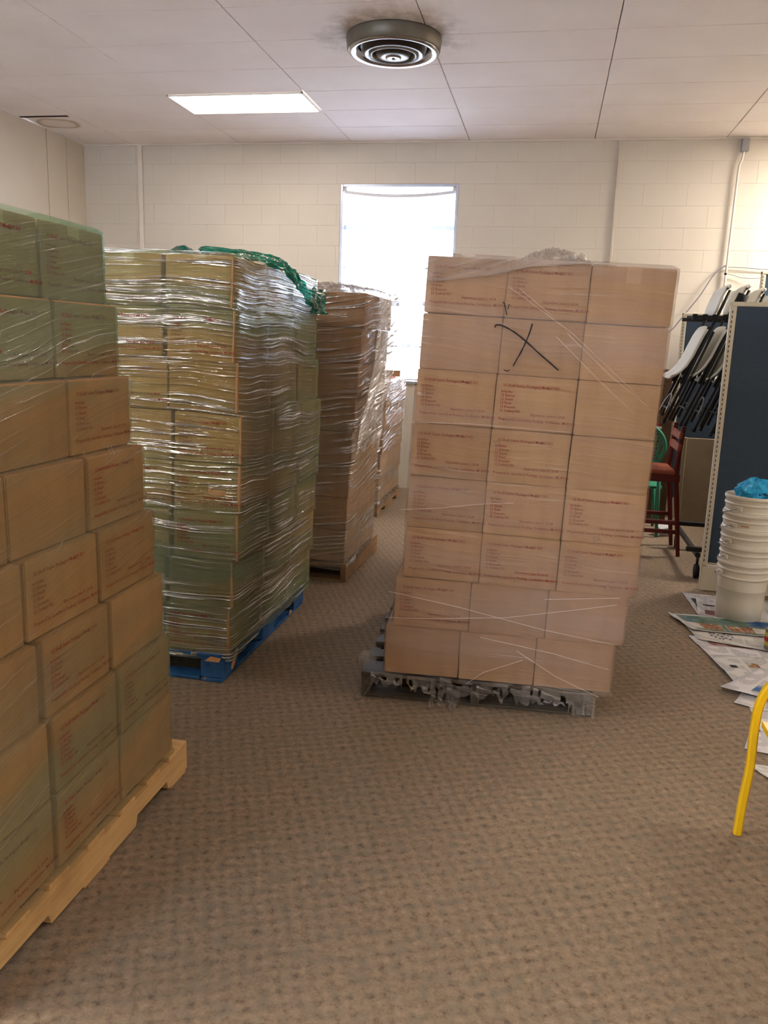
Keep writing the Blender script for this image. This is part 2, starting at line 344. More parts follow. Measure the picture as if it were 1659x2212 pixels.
def smooth_path(pts, n=8):
    P = [Vector(p) for p in pts]; out = []
    for i in range(len(P)-1):
        p0 = P[max(i-1, 0)]; p1 = P[i]; p2 = P[i+1]; p3 = P[min(i+2, len(P)-1)]
        for k in range(n):
            t_ = k/n; out.append(0.5*((2*p1)+(-p0+p2)*t_+(2*p0-5*p1+4*p2-p3)*t_*t_+(-p0+3*p1-3*p2+p3)*t_**3))
    return out+[P[-1]]

# ------------------------------------------------------------------ room shell
XL, XR, YB, YF, H = -5.12, 4.4, 8.72, -3.2, 3.53
struct(MB().box(((XL+XR)/2, (YB+YF)/2, -0.05), (XR-XL, YB-YF, 0.1)).build('floor', M['carpet']), 'taupe patterned carpet floor')
# window opening
WX0, WX1, WZ0, WZ1 = -2.235, -1.015, 1.12, 3.125
def wall_with_hole(y, th):
    mb = MB(); xs = [XL-.1, WX0, WX1, XR+.1]; zs = [0, WZ0, WZ1, H+.12]
    for i in range(3):
        for j in range(3):
            if i == 1 and j == 1: continue
            mb.box(((xs[i]+xs[i+1])/2, y+th/2, (zs[j]+zs[j+1])/2), (xs[i+1]-xs[i], th, zs[j+1]-zs[j]))
    return mb
wb = struct(wall_with_hole(YB, 0.2).build('wall_back', M['mortar']), 'back wall of cream painted concrete blocks')
BH, BL = 0.2032, 0.4064
blocks_cache = {}; rest = MB()
def block_mesh(w, h):
    k = (round(w, 3), round(h, 3))
    if k not in blocks_cache: blocks_cache[k] = MB().box((0, 0, 0), (k[0]-0.0012, 0.010, k[1]-0.003), None, 0.0010).mesh('block', M['wall'])
    return blocks_cache[k]
z = H; row = 0
while z > 0.01:
    z0 = max(0, z-BH); x = XL + (0 if row % 2 else -BL/2)
    while x < XR:
        a, b = max(x, XL), min(x+BL, XR); x += BL
        segs = [(a, b)]
        if z0 < WZ1-0.02 and z > WZ0+0.02:
            segs = [(a, min(b, WX0)), (max(a, WX1), b)]
        for p, q in segs:
            if q-p < 0.02: continue
            zz0, zz1 = z0, z
            if z0 < WZ1 < z and p < WX1 and q > WX0: zz0 = WZ1 if (z-WZ1) > 0.02 else z0
            if z0 < WZ0 < z and p < WX1 and q > WX0 and z <= WZ0+0.21: pass
            ctr = ((p+q)/2, YB+0.0025, (zz0+zz1)/2)
            vis = zz1 > 1.05 and q < 2.4
            if p < WX1-.01 and q > WX0+.01 and zz1 > WZ0 and zz0 < WZ1-.02:
                zz1 = WZ0
                if zz1-zz0 < .02: continue
                ctr = ((p+q)/2, YB+0.0025, (zz0+zz1)/2)
            if vis: link('block', block_mesh(q-p, zz1-zz0), wb, ctr)
            else: rest.box(ctr, (q-p-0.004, 0.010, zz1-zz0-0.004))
    z = z0; row += 1
ro = rest.build('blocks_beyond', M['wall'], wb); ro['kind'] = 'stuff'
wl = struct(MB().box((XL-0.1, (YB+YF)/2, H/2), (0.2, YB-YF, H)).build('wall_left', M['seam']), 'left wall of cream panels with upright seams')
yy = [8.72, 8.37, 8.02, 6.80, 5.58, 4.36, 3.14, 1.92, 0.7, -0.52, -1.74, YF]
for a, b in zip(yy[:-1], yy[1:]):
    g = 0.012 if a == 8.02 or b == 8.02 else 0.004
    MB().box((XL+0.004, (a+b)/2, H/2), (0.012, a-b-g, H-0.005), None, 0.002).build('wall_panel', M['wall'], wl)
struct(MB().box((XR+0.1, (YB+YF)/2, H/2), (0.2, YB-YF, H)).build('wall_right', M['wall']), 'right wall outside the frame')
FW = [(-4.9, -2.9)]; fz0, fz1 = 0.9, 3.2  # unseen window in the front wall, added to let in light
mbf = MB(); xs_ = [XL-.2]+[q for ab in FW for q in ab]+[XR+.2]
for a, b in zip(xs_[::2], xs_[1::2]): mbf.box(((a+b)/2, YF-.1, H/2), (b-a, .2, H))
for a, b in FW: mbf.box(((a+b)/2, YF-.1, fz0/2), (b-a, .2, fz0)).box(((a+b)/2, YF-.1, (fz1+H)/2), (b-a, .2, H-fz1))
struct(mbf.build('wall_front', M['wall']), 'front wall with an added unseen window behind the viewer')
for i_, (a, b) in enumerate(FW):
    wf = struct(empty('window_%d' % (i_+2), ((a+b)/2, YF-.1, fz0)), 'added unseen wide window behind the viewer')
    for sx in (-1, 0, 1): MB().box((sx*((b-a)/2-.03), 0, (fz1-fz0)/2), (.05, .06, fz1-fz0), None, .003).build('mullion', M['sash'], wf)
    for zz in (.03, (fz1-fz0)/2, fz1-fz0-.03): MB().box((0, 0, zz), (b-a, .05, .05), None, .003).build('rail', M['sash'], wf)
    MB().box((0, 0, (fz1-fz0)/2), (b-a, .005, fz1-fz0)).build('pane', M['glass'], wf)
struct(MB().box((-4.45, YB-0.018, H/2), (0.05, 0.016, H-0.02), None, 0.003).build('trim_1', M['trim']), 'flat cream cover strip near the left corner')
struct(MB().box((0.52, YB-0.016, H/2), (0.022, 0.016, H-0.02), None, 0.003).build('trim_2', M['mortar']), 'narrow joint strip on the back wall')
struct(MB().box(((XL+XR)/2, YB-0.017, H-0.010), (XR-XL, 0.02, 0.018), None, 0.003).build('trim_3', M['trim']), 'thin trim where back wall meets ceiling')
# ceiling with tiles
ce = struct(MB().box(((XL+XR)/2, (YB+YF)/2, H+0.08), (XR-XL+.3, YB-YF+.3, 0.1)).build('ceiling', M['seam']), 'ceiling of white fibre tiles')
TX, TY = 1.2045, 0.57
cols = [-3.337+TX*k for k in range(-2, 8)]; tc_ = {}
trof = {(round(a, 2), round(b, 2)) for a, b, s in TROFFERS}
for i, x0 in enumerate(cols):
    a, b = max(x0, XL), min(x0+TX, XR)
    if b-a < 0.05: continue
    y1 = YB; j = 0
    while y1 > YF+0.01:
        y0 = max(YF, y1-TY); skip = any(a < tx < b and y0 < ty < y1 for tx, ty, s in TROFFERS)
        if not skip:
            k = (round(b-a, 3), round(y1-y0, 3))
            if k not in tc_: tc_[k] = MB().box((0, 0, 0), (k[0]-0.006, k[1]-0.006, 0.03), None, 0.003).mesh('ceiling_tile', M['tile'])
            o = link('ceiling_tile', tc_[k], ce, ((a+b)/2, (y0+y1)/2, H+0.015+random.uniform(-.0015, .0015)))
            if i == 1 - 1 + 0 and j == 1: pass
            if a == XL and j == 1 or (abs(a-XL) < .01 and j == 1):
                o.rotation_euler = (R(-3.0), R(1.0), 0); o.location.z += 0.0
        y1 = y0; j += 1
MB().box((-4.86, 7.60, H-0.001), (0.50, 0.035, 0.004)).build('open_gap', M['dark'], ce)

# fixtures snapped to the tile grid
def cell(tx, ty):
    x0 = next(x for x in cols if x <= tx < x+TX); k = int((YB-ty)//TY); return x0, YB-(k+1)*TY
for n_, (tx, ty, s) in enumerate(TROFFERS):
    x0, y0 = cell(tx, ty); cx, cy = x0+TX/2, y0+TY/2
    f = empty('ceiling_light', (cx, cy, H))
    lab = ['long flush fluorescent ceiling light glowing white above the left stacks', 'ceiling light near the back wall beyond the right edge of view',
           'ceiling light above the pine pallet stack, outside the view', 'added unseen ceiling light over the viewer', 'added unseen ceiling light towards the right wall'][n_]
    tag(f, lab, 'ceiling light', 'fluorescent ceiling lights')
    hx, hy = TX/2-.004, TY/2-.004
    fr = MB()
    for sx, sy, dx, dy in ((0, 1, 2*hx, .014), (0, -1, 2*hx, .014), (1, 0, .014, 2*hy), (-1, 0, .014, 2*hy)):
        fr.box((sx*(hx-.007), sy*(hy-.007), -.004), (dx, dy, .022), None, 0.002)
    fr.build('frame', M['white_metal'], f)
    MB().box((0, 0, 0.004), (2*hx-.03, 2*hy-.03, 0.006)).build('diffuser', emitter(s), f)
    MB().box((0, 0, 0.025), (2*hx-.01, 2*hy-.01, 0.02)).build('housing', M['white_metal'], f)

# round ceiling diffuser vent
v = tag(empty('ceiling_vent', (-1.165, 5.885, H)), 'round stepped metal air vent on the ceiling with soot marks around it', 'vent')
MB().lathe([(0.0, 0), (0.315, 0), (0.318, -0.015), (0.310, -0.085), (0.300, -0.092), (0.292, -0.088)], 64).build('collar', M['vent'], v, True)
MB().lathe([(0.302, -0.086), (0.300, -0.096), (0.285, -0.105), (0.262, -0.098), (0.235, -0.078), (0.232, -0.06), (0.25, -0.04)], 64).build('outer_ring', M['chrome'], v, True)
MB().lathe([(0.262, -0.02), (0.225, -0.062), (0.205, -0.105), (0.185, -0.112), (0.15, -0.09), (0.14, -0.05)], 64).build('middle_cone', M['vent_dark'], v, True)
MB().lathe([(0.165, -0.095), (0.160, -0.112), (0.148, -0.117), (0.14, -0.108), (0.135, -0.085)], 64).build('inner_ring', M['vent'], v, True)
MB().lathe([(0.125, -0.04), (0.122, -0.098), (0.108, -0.118), (0.06, -0.125), (0.0, -0.112)], 48).build('centre_cone', M['vent_dark'], v, True)
MB().lathe([(0.055, -0.120), (0.052, -0.130), (0.03, -0.134), (0.02, -0.128), (0.0, -0.128)], 32).build('centre_cap', M['chrome'], v, True)
MB().lathe([(0.010, -0.126), (0.010, -0.134), (0.0, -0.136)], 12).build('screw', M['vent_dark'], v, True)

# ------------------------------------------------------------------ window
wi = struct(empty('window_1', ((WX0+WX1)/2, YB, WZ0)), 'tall narrow window with white blind in the back wall')
W, HH = WX1-WX0, WZ1-WZ0
def wbox(name, c, d, mt=M['sash'], p=wi): return MB().box(c, d, None, 0.002).build(name, mt, p)
for sx in (-1, 1): wbox('jamb', (sx*(W/2-.014), .08, HH/2), (.028, .16, HH-.002))
wbox('head', (0, .08, HH-.014), (W-.058, .16, .028)); wbox('sill', (0, .07, .014), (W-.058, .18, .028), M['grey_box'])
mv = [.028, 0.39, 0.83, 1.19, 1.59, HH-.028]
for zc, th in ((mv[1], .022), (mv[2], .05), (mv[3], .02), (mv[4], .05)): wbox('rail', (0, .11, zc), (W-.058, .035, th))
for a, b in zip(mv[:-1], mv[1:]): wbox('pane', (0, .115, (a+b)/2), (W-.06, .004, b-a-.02), M['glass'])
for zc in (0.405, 0.865): MB().box((0.12, .085, zc), (.10, .02, .016), None, .004).build('latch', M['grey_box'], wi)
bl = tag(empty('window_blind', ((WX0+WX1)/2, YB+0.045, WZ0)), 'white slatted venetian blind with a sagging head rail hanging in the back wall window', 'blind')
def sag(xx, k): return -k*(1-(2*xx/W)**2)
hb = MB(); N = 16
def curved(mb, zc, th, dep, k, wd, tilt=0.0):
    vs = []; fs = []
    for i in range(N+1):
        xx = -wd/2+wd*i/N; s0 = sag(xx, k)
        for (dy, dz) in ((-dep/2, -th/2-tilt), (dep/2, -th/2+tilt), (dep/2, th/2+tilt), (-dep/2, th/2-tilt)): vs.append((xx, dy, zc+s0+dz))
    for i in range(N):
        for q in range(4): fs.append((i*4+q, i*4+(q+1) % 4, i*4+4+(q+1) % 4, i*4+4+q))
    fs += [(3, 2, 1, 0), (N*4, N*4+1, N*4+2, N*4+3)]
    return mb.add(vs, fs)
curved(MB(), HH-.065, .03, .04, .045, W-.07).build('head_rail', M['blind'], bl)
slat = {}
ns = 76
for i in range(ns):
    zc = HH-.095-(HH-.15)*i/ns; k = .04*max(0, 1-i/25); kk = round(k, 3)
    if kk not in slat: slat[kk] = curved(MB(), 0, .0012, .024, kk, W-.075, 0.002).mesh('slat', M['blind'])
    link('slat', slat[kk], bl, (0, 0, zc))
for xx in (-.49, .49): MB().tube([(xx, -.015, HH-.1), (xx, -.015, .05)], .0015, 5).build('ladder_cord', M['blind'], bl)
curved(MB(), .045, .018, .025, 0, W-.075).build('bottom_rail', M['blind'], bl)
for sx in (-1, 1): MB().box((sx*(W/2-.045), -.004, HH-.045), (.03, .045, .035), None, .003).build('bracket', M['trim'], bl)

# conduit, junction box and cables on the back wall
jb = tag(MB().box((0, 0, 0), (.068, .05, .115), None, .006).build('junction_box', M['grey_box']), 'small grey metal junction box under the ceiling on the back wall', 'junction box'); jb.location = (1.645, YB-.036, 3.455)
co = tag(MB().tube(smooth_path([(1.638, YB-.035, 3.40), (1.632, YB-.035, 3.33), (1.612, YB-.035, 3.24), (1.607, YB-.033, 2.8), (1.603, YB-.033, 2.2), (1.60, YB-.033, 1.6)]), .011, 8).build('conduit', M['conduit'], smooth=True), 'thin white conduit running down the wall from the grey junction box', 'conduit')
cb = tag(MB().tube(smooth_path([(1.60, 8.69, 2.372), (1.57, 8.69, 2.36), (1.489, 8.68, 2.278), (1.382, 8.67, 2.085), (1.258, 8.66, 1.907), (1.156, 8.65, 1.762), (1.065, 8.65, 1.70), (0.9, 8.65, 1.60)]), .006, 8).build('drooping_cable', M['cable'], smooth=True), 'grey cable drooping from the conduit down to the left behind the stack', 'cable')
tag(MB().tube(smooth_path([(1.60, 8.695, 2.36), (1.733, 8.695, 2.36), (1.98, 8.695, 2.347), (2.6, 8.695, 2.35), (3.6, 8.695, 2.4)]), .004, 6).build('wall_wire', M['cable'], smooth=True), 'thin wire running level to the right from the conduit', 'wire')
sw = tag(MB().tube(smooth_path([(1.60, 8.69, 2.297), (1.66, 8.69, 2.29), (1.743, 8.69, 2.266), (1.861, 8.67, 2.259), (1.95, 8.66, 2.27)]), .003, 6).build('short_wire', M['cable'], smooth=True), 'short thin wire with a dark plug just below the level wire', 'wire')
MB().lathe([(0, -.012), (.012, -.008), (.014, .004), (.008, .013), (0, .014)], 12, (1.60, 8.685, 2.297)).build('plug', M['rubber'], sw, True)

# ------------------------------------------------------------------ cartons
CW, CD, CH = 0.316, 0.39, 0.212
def carton_mesh(name, mt, w=CW, d=CD, h=CH, bulge=0.003, seed=0):
    bm = bmesh.new(); bmesh.ops.create_cube(bm, size=1)
    bmesh.ops.subdivide_edges(bm, edges=bm.edges[:], cuts=3, use_grid_fill=True)
    for q in bm.verts:
        x, y, z = q.co*2
        bx = (1-z*z)*(1-y*y) if abs(x) > .99 else 0; by = (1-z*z)*(1-x*x) if abs(y) > .99 else 0
        q.co = Vector((x*w/2 + math.copysign(bulge*bx, x)*(1 if bx else 0), y*d/2 + math.copysign(bulge*by, y)*(1 if by else 0), z*h/2))
        q.co += Vector([noise.noise(q.co*9+Vector((seed, i*7, 0)))*0.0015 for i in range(3)])
    ed = [e for e in bm.edges if len(e.link_faces) == 2 and e.calc_face_angle(0) > 0.8]
    bmesh.ops.bevel(bm, geom=ed, offset=0.003, segments=2, affect='EDGES')
    me = bpy.data.meshes.new(name); bm.to_mesh(me); bm.free(); me.materials.append(mt)
    return me
cmesh = [carton_mesh('cardboard_box', M['card'], seed=s*3.3, bulge=0.002+0.0015*s) for s in range(3)]
tape_me = MB().box((0, 0, CH/2+.0006), (.055, CD-.004, .0012)).box((0, -CD/2-.0012, CH/2-.03), (.055, .0012, .06)).mesh('packing_tape', M['tape'])
flap_me = MB().box((0, 0, CH/2+.0003), (CW-.004, .002, .0006)).mesh('flap_joint', M['slot'])
# red printed lettering on the carton faces
def text_mesh(lines, mt, name):
    vs = []; fs = []
    for s, x, zt, size in lines:
        cu = bpy.data.curves.new('t', 'FONT'); cu.body = s; cu.size = size; cu.resolution_u = 1; cu.offset = size*0.012
        o = bpy.data.objects.new('t', cu); C.objects.link(o); dg = bpy.context.evaluated_depsgraph_get()
        me = bpy.data.meshes.new_from_object(o.evaluated_get(dg)); b = len(vs)
        vs += [(x+q.co.x, 0, zt+q.co.y) for q in me.vertices]; fs += [tuple(b+i for i in p.vertices) for p in me.polygons]
        bpy.data.objects.remove(o); bpy.data.curves.remove(cu); bpy.data.meshes.remove(me)
    me = bpy.data.meshes.new(name); me.from_pydata(vs, [], fs); me.materials.append(mt); return me
L0 = -CW/2
LINES = [('12 Shelf Stable Packaged Meals', L0+.026, .062, .0150), ('QLP 501', L0+.195, .062, .0150)]
for i, s in enumerate(('includes:', '12 Entree', '12 Snack', '12 Fruit', '12 Dessert', '12 Cutlery Kit')): LINES.append((s, L0+.020, .038-.0150*i, .0140))
LINES += [('Expiration: June 9, 2018', L0+.145, -.047, .0140), ('Prepared by: Lunchbox Packing, Coldwater, MI 49036', L0+.020, -.070, .0140)]
let_me = text_mesh(LINES, M['ink'], 'printed_lettering')
ORD = ['top', 'second', 'third', 'fourth', 'fifth', 'sixth', 'seventh', 'bottom']
def carton(mw, printed, label, group, tape=False, sc=(1, 1, 1)):
    o = link('cardboard_box', cmesh[random.randrange(3)], None, None, mw @ Matrix.Diagonal((*sc, 1)))
    tag(o, label, 'box', group)
    if printed: link('printed_lettering', let_me, o, (0, -CD/2-.0052, 0))
    if tape:
        link('packing_tape', tape_me, o); link('flap_joint', flap_me, o)
    return o

# ------------------------------------------------------------------ pallets
def stringer_pallet(name, loc, rz, label, wx, wy, mx_, my_, notched=True, dark=False, deck=7, seed=1):
    rnd = random.Random(seed); p = tag(empty(name, loc, rz), label, 'pallet', 'wooden pallets')
    sw_ = 0.038; xs = (-wx/2+sw_/2, 0, wx/2-sw_/2)
    for x in xs:   # stringers run along y, 9 cm tall with fork notches
        prof = [(-wy/2, 0.012), (-wy/2, 0.102), (wy/2, 0.102), (wy/2, 0.012)]
        if notched:
            a, b = wy/2-.15, wy/2-.38
            prof += [(a, .012), (a-.012, .045), (b+.012, .045), (b, .012), (-b, .012), (-b-.012, .045), (-a+.012, .045), (-a, .012)]
        vs = [(x-sw_/2, y, z) for y, z in prof]+[(x+sw_/2, y, z) for y, z in prof]; n = len(prof)
        fs = [tuple(range(n)), tuple(range(n, 2*n))[::-1]]+[(i, i+n, (i+1) % n+n, (i+1) % n) for i in range(n)]
        MB().add(vs, fs).build('stringer', my_, p)
    ys = [-wy/2+.07+(wy-.14)*i/(deck-1) for i in range(deck)]
    for i, y in enumerate(ys):
        wd = 0.14 if i in (0, deck-1) else 0.092
        yy_ = y if i not in (0, deck-1) else y
        MB().box((rnd.uniform(-.004, .004), yy_+rnd.uniform(-.006, .006)*(0 if i in (0, deck-1) else 1), .102+.008), (wx, wd, .016), Matrix.Rotation(rnd.uniform(-.006, .006), 3, 'Z'), .002).build('deck_board', mx_, p)
    for y in (-wy/2+.07, 0, wy/2-.07):
        MB().box((0, y, .0065), (wx, .14 if y == 0 else .12, .012), None, .002).build('bottom_board', mx_, p)
    return p
PL = stringer_pallet('pallet', (-1.69, 1.943, 0), 0, 'pale pine pallet with notched side under the nearest green-wrapped stack', 1.02, 1.22, M['pine_x'], M['pine_y'], seed=3)
PM = stringer_pallet('pallet', (-0.245, 3.975, 0), R(3), 'dark weathered pallet under the clear-wrapped stack marked with an X', 1.0, 1.22, M['grey_x'], M['grey_y'], False, seed=4)
PB = stringer_pallet('pallet', (-1.71, 5.50, 0), R(-1), 'brown pallet under the crinkled-film stack behind the blue pallet', 1.04, 0.92, M['brown_x'], M['brown_y'], False, seed=5)
PC = stringer_pallet('pallet', (-1.93, 7.66, 0), R(0), 'brown pallet under the low stack below the window', 1.02, 1.10, M['brown_x'], M['brown_y'], seed=6)
# blue block pallet
pg = tag(empty('pallet', (-1.85, 3.925, 0), R(-.6)), 'worn blue block pallet with bare wood scuffs under the glossy green-wrapped stack', 'pallet', 'wooden pallets')
wx, wy = 1.02, 1.22
for x, bw in ((-wx/2+.056, .11), (0, .11), (wx/2-.056, .11)):
    for y in (-wy/2+.09, 0, wy/2-.09): MB().box((x, y, .062), (bw, .175, .085), None, .004).build('block', M['blue'], pg)
    MB().box((x, 0, .010), (.10, wy, .017), None, .002).build('bottom_board', M['blue'], pg)
for y in (-wy/2+.05, wy/2-.05): MB().box((0, y, .010), (wx-.24, .09, .016), None, .002).build('cross_board', M['blue'], pg)
for y in (-wy/2+.07, 0, wy/2-.07): MB().box((0, y, .112), (wx, .13, .014), None, .002).build('stringer_board', M['blue'], pg)
for i in range(7): MB().box((-wx/2+.07+(wx-.14)*i/6, 0, .1275), (.12, wy, .016), None, .002).build('deck_board', M['blue'], pg)
sc1 = MB(); xx = wx/2+.0008
sc1.add([(xx, -.52, .045), (xx, -.50, .075), (xx, -.465, .10), (xx, -.44, .115), (xx, -.435, .09), (xx, -.455, .07), (xx, -.47, .045), (xx, -.50, .028), (xx, -.515, .03)], [tuple(range(9))[::-1]])
sc1.add([(xx, .33, .02), (xx, .35, .045), (xx, .37, .04), (xx, .38, .028), (xx, .36, .018)], [tuple(range(5))[::-1]])
sc1.build('scuff_mark', M['scuff'], pg)
MB().add([(.42, -wy/2-.001, .10), (.45, -wy/2-.001, .125), (.50, -wy/2-.001, .12), (.49, -wy/2-.001, .10)], [(0, 1, 2, 3)]).build('scuff_mark', M['scuff'], pg)

# ------------------------------------------------------------------ stretch film shell round a list of layer frames
def film_shell(name, frames, mt, label, parent_group=None, rad=.02, off=.006, skirt=.06, top_in=.10, seed=0, crinkle=.0025, rag=True, n=150, topcr=.012, belly=0.0):
    """frames bottom -> top: (matrix of layer centre, half x, half y, half z)"""
    def ring(hx, hy):
        hx += off; hy += off; seg = [2*hx, 2*hy, 2*hx, 2*hy]; per = sum(seg); out = []
        for i in range(n):
            s = per*((i+.5)/n); k = 0
            while s > seg[k]: s -= seg[k]; k += 1
            x, y = [(hx, hy), (-hx, hy), (-hx, -hy), (hx, -hy)][k]
            dx, dy = [(-1, 0), (0, -1), (1, 0), (0, 1)][k]
            px, py = x+dx*s, y+dy*s
            # round the corners
            for cx in (-1, 1):
                for cy in (-1, 1):
                    ex, ey = cx*(hx-rad), cy*(hy-rad)
                    if (px-ex)*cx > 0 and (py-ey)*cy > 0:
                        q = Vector((px-ex, py-ey)); q = q.normalized()*rad; px, py = ex+q.x, ey+q.y
            out.append((px, py))
        return out, per
    rows = []
    def addrow(mt_, hx, hy, zl, v, cr):
        pts, per = ring(hx, hy); rr = []
        for i, (px, py) in enumerate(pts):
            u = per*i/n; nn = noise.noise(Vector((u*5, v*26, seed)))+.6*noise.noise(Vector((u*2, v*70, seed+5)))
            q = Vector((px, py)); l = max(q.length, .01); q2 = q*(1+cr*nn/l)
            rr.append((mt_ @ Vector((q2.x, q2.y, zl)), (u, v)))
        rows.append(rr)
    m0, hx, hy, hz = frames[0]
    for k in range(3): addrow(m0, hx+.006, hy+.006, -hz-skirt*(3-k)/3, m0.translation.z-hz-skirt*(3-k)/3, crinkle*3)
    for (mm, hx, hy, hz) in frames:
        for fz in (-.94, -.6, -.2, .2, .6, .94):
            b = belly*(1-fz*fz)
            addrow(mm, hx+b, hy+b, fz*hz, mm.translation.z+fz*hz, crinkle)
    mm, hx, hy, hz = frames[-1]; v = mm.translation.z+hz
    addrow(mm, hx, hy, hz+.004, v, crinkle)
    for k in (1, 2, 3): addrow(mm, hx-top_in*k/3, hy-top_in*k/3, hz+.006+topcr*abs(math.sin(k*2.1)), v+.03*k, crinkle*2)
    vs = []; uvs = []; nr = len(rows)
    for r in rows:
        for (p, uv) in r: vs.append(p); uvs.append(uv)
        p, uv = r[0]; vs.append(p); uvs.append((uv[0]+n*(r[1][1][0]-r[0][1][0]), uv[1]))
    fs = []
    W_ = n+1
    for j in range(nr-1):
        for i in range(n):
            if rag and j < 2:
                t_ = noise.noise(Vector((i*.17, 3.1, seed)))
                if t_ > (.12 if j == 0 else .34): continue
            if j >= nr-3 and noise.noise(Vector((i*.13, 9.1, seed))) > .15: continue
            fs.append((j*W_+i, j*W_+i+1, (j+1)*W_+i+1, (j+1)*W_+i))
    mb = MB(); mb.add(vs, fs)
    o = mb.build(name, mt, smooth=True, uvf=lambda i: uvs[i])
    return tag(o, label, 'stretch film', 'stretch film round the pallet stacks')

def frame_m(x, y, z, yaw=0, tilt=0): return Matrix.Translation((x, y, z)) @ Matrix.Rotation(R(yaw), 4, 'Z') @ Matrix.Rotation(R(tilt), 4, 'Y')

# ---- stack with an X, clear film (bottom -> top): x centre, z centre, width, tilt
MF = [(-.160, .250, .956, .5), (-.126, .463, .954, .9), (-.093, .676, .952, 1.5), (-.090, .891, .950, 1.6), (-.084, 1.106, .950, 2.0), (-.076, 1.322, .948, 2.0), (-.066, 1.537, .944, 2.0), (-.056, 1.755, .944, 2.0)]
frames = []
SM = 'clear-wrapped stack marked X'
PRM = {7: (1, 1, 0), 6: (0, 0, 0), 5: (1, 1, 0), 4: (1, 1, 0), 3: (1, 1, 1), 2: (1, 1, 1), 1: (1, 0, 0), 0: (0, 0, 0)}
for k, (cx, cz, wd, tl) in enumerate(MF):
    dep = 1.19; y0 = 3.325+(.0 if k else 0); mm = frame_m(cx, y0+dep/2, cz, 3.0, tl)
    frames.append((mm, wd/2, dep/2, .105))
    s = (wd/3-.004)/CW; pitch = wd/3
    for r in range(3):
        for c_ in range(3):
            if r > 0 and c_ == 1 and k < 7: continue
            q = mm @ Matrix.Translation(((c_-1)*pitch, -dep/2+CD/2+r*.3985, 0)) @ Matrix.Rotation(R(random.uniform(-.4, .4)), 4, 'Z')
            if r == 0:
                pr = PRM[k][c_]
                lab = f"{'red-printed' if pr else 'plain'} carton, {ORD[7-k]} row, {('left','middle','right')[c_]} column, front of {SM}"
                g = 'cartons on the clear-wrapped stack'
            else: pr = 0; lab = 'carton behind the front row of the clear-wrapped stack marked X'; g = 'rear cartons of the clear-wrapped stack'
            carton(q, pr, lab, g, tape=(k == 7), sc=(s, 1, 1.008))
fm = film_shell('stretch_film', frames, M['film_clear'], 'milky clear stretch film around the brown stack marked with a black X', seed=2, crinkle=.0016, off=.006, rad=.008, top_in=.06, skirt=.016)
# black marker X and V drawn on the film
def stroke(pts, w0=.0032, yoff=0.0):
    mb = MB(); P = []
    for x, z_ in pts:
        y = 3.325 + (x+.055)*math.tan(R(3.0)) - .0185; P.append(Vector((x, y, z_)))
    P = smooth_path(P, 6); vs = []; fs = []
    for i, p in enumerate(P):
        d = (P[min(i+1, len(P)-1)]-P[max(i-1, 0)]).normalized(); nrm = Vector((-d.z, 0, d.x))
        ww = w0*(1+.4*noise.noise(p*60)); vs += [p-nrm*ww, p+nrm*ww]
        if i: fs.append((2*i-2, 2*i-1, 2*i+1, 2*i))
    return mb.add(vs, fs)
for pts in ([(-.216, 1.612), (-.212, 1.622), (-.188, 1.620), (-.142, 1.598), (-.096, 1.565), (-.04, 1.519), (.007, 1.482), (.037, 1.458)],
            [(-.074, 1.632), (-.084, 1.591), (-.106, 1.532), (-.125, 1.493), (-.137, 1.467)],
            [(-.192, 1.706), (-.186, 1.704), (-.173, 1.661)], [(-.166, 1.702), (-.171, 1.683)], [(-.172, 1.452), (-.160, 1.448), (-.15, 1.452)]):
    stroke(pts, .0028 if len(pts) > 3 else .0018).build('marker_stroke', M['marker'], fm)
# draped flap of film at the top, its hem and the bunched end on top
def fy(x): return 3.325+(x+.055)*math.tan(R(3.0))
def top_z(x): return 1.863-(x+.056)*math.tan(R(2.0))
def drape(x0, x1, lowf, mt, name, par, nx=70, nz=16, amp=.006, seed=0, off=.014):
    vs = []; uvs = []; fs = []
    for i in range(nx+1):
        x = x0+(x1-x0)*i/nx; zl = lowf(x); zt = top_z(x)+.006
        for j in range(nz+1):
            t_ = j/nz; z_ = zl+(zt-zl)*t_; nn = noise.noise(Vector((x*9+z_*14, z_*22, seed)))+.5*noise.noise(Vector((x*30, z_*50, seed)))
            vs.append((x, fy(x)-off-amp*nn-(.006 if j == 0 else 0), z_)); uvs.append((x, z_))
    for i in range(nx):
        for j in range(nz): a = i*(nz+1)+j; fs.append((a, a+nz+1, a+nz+2, a+1))
    return MB().add(vs, fs).build(name, mt, par, True, uvf=lambda i: uvs[i])
def hem(x):
    P = [(-.53, 1.775), (-.386, 1.790), (-.244, 1.808), (-.10, 1.842), (.114, 1.858), (.42, 1.850)]
    for (a, za), (b, zb) in zip(P[:-1], P[1:]):
        if x <= b: return za+(zb-za)*(x-a)/(b-a)
    return P[-1][1]
drape(-.53, .20, hem, M['film_drape'], 'loose_flap', fm)
MB().tube([(x_, fy(x_)-.018-.003*noise.noise(Vector((x_*30, 0, 0))), hem(x_)+.003*noise.noise(Vector((x_*40, 1, 0)))) for x_ in [-.53+.75*i/60 for i in range(61)]], [.003+.002*noise.noise(Vector((i*.3, 4, 0))) for i in range(61)], 6).build('hem', M['film_white'], fm, True)
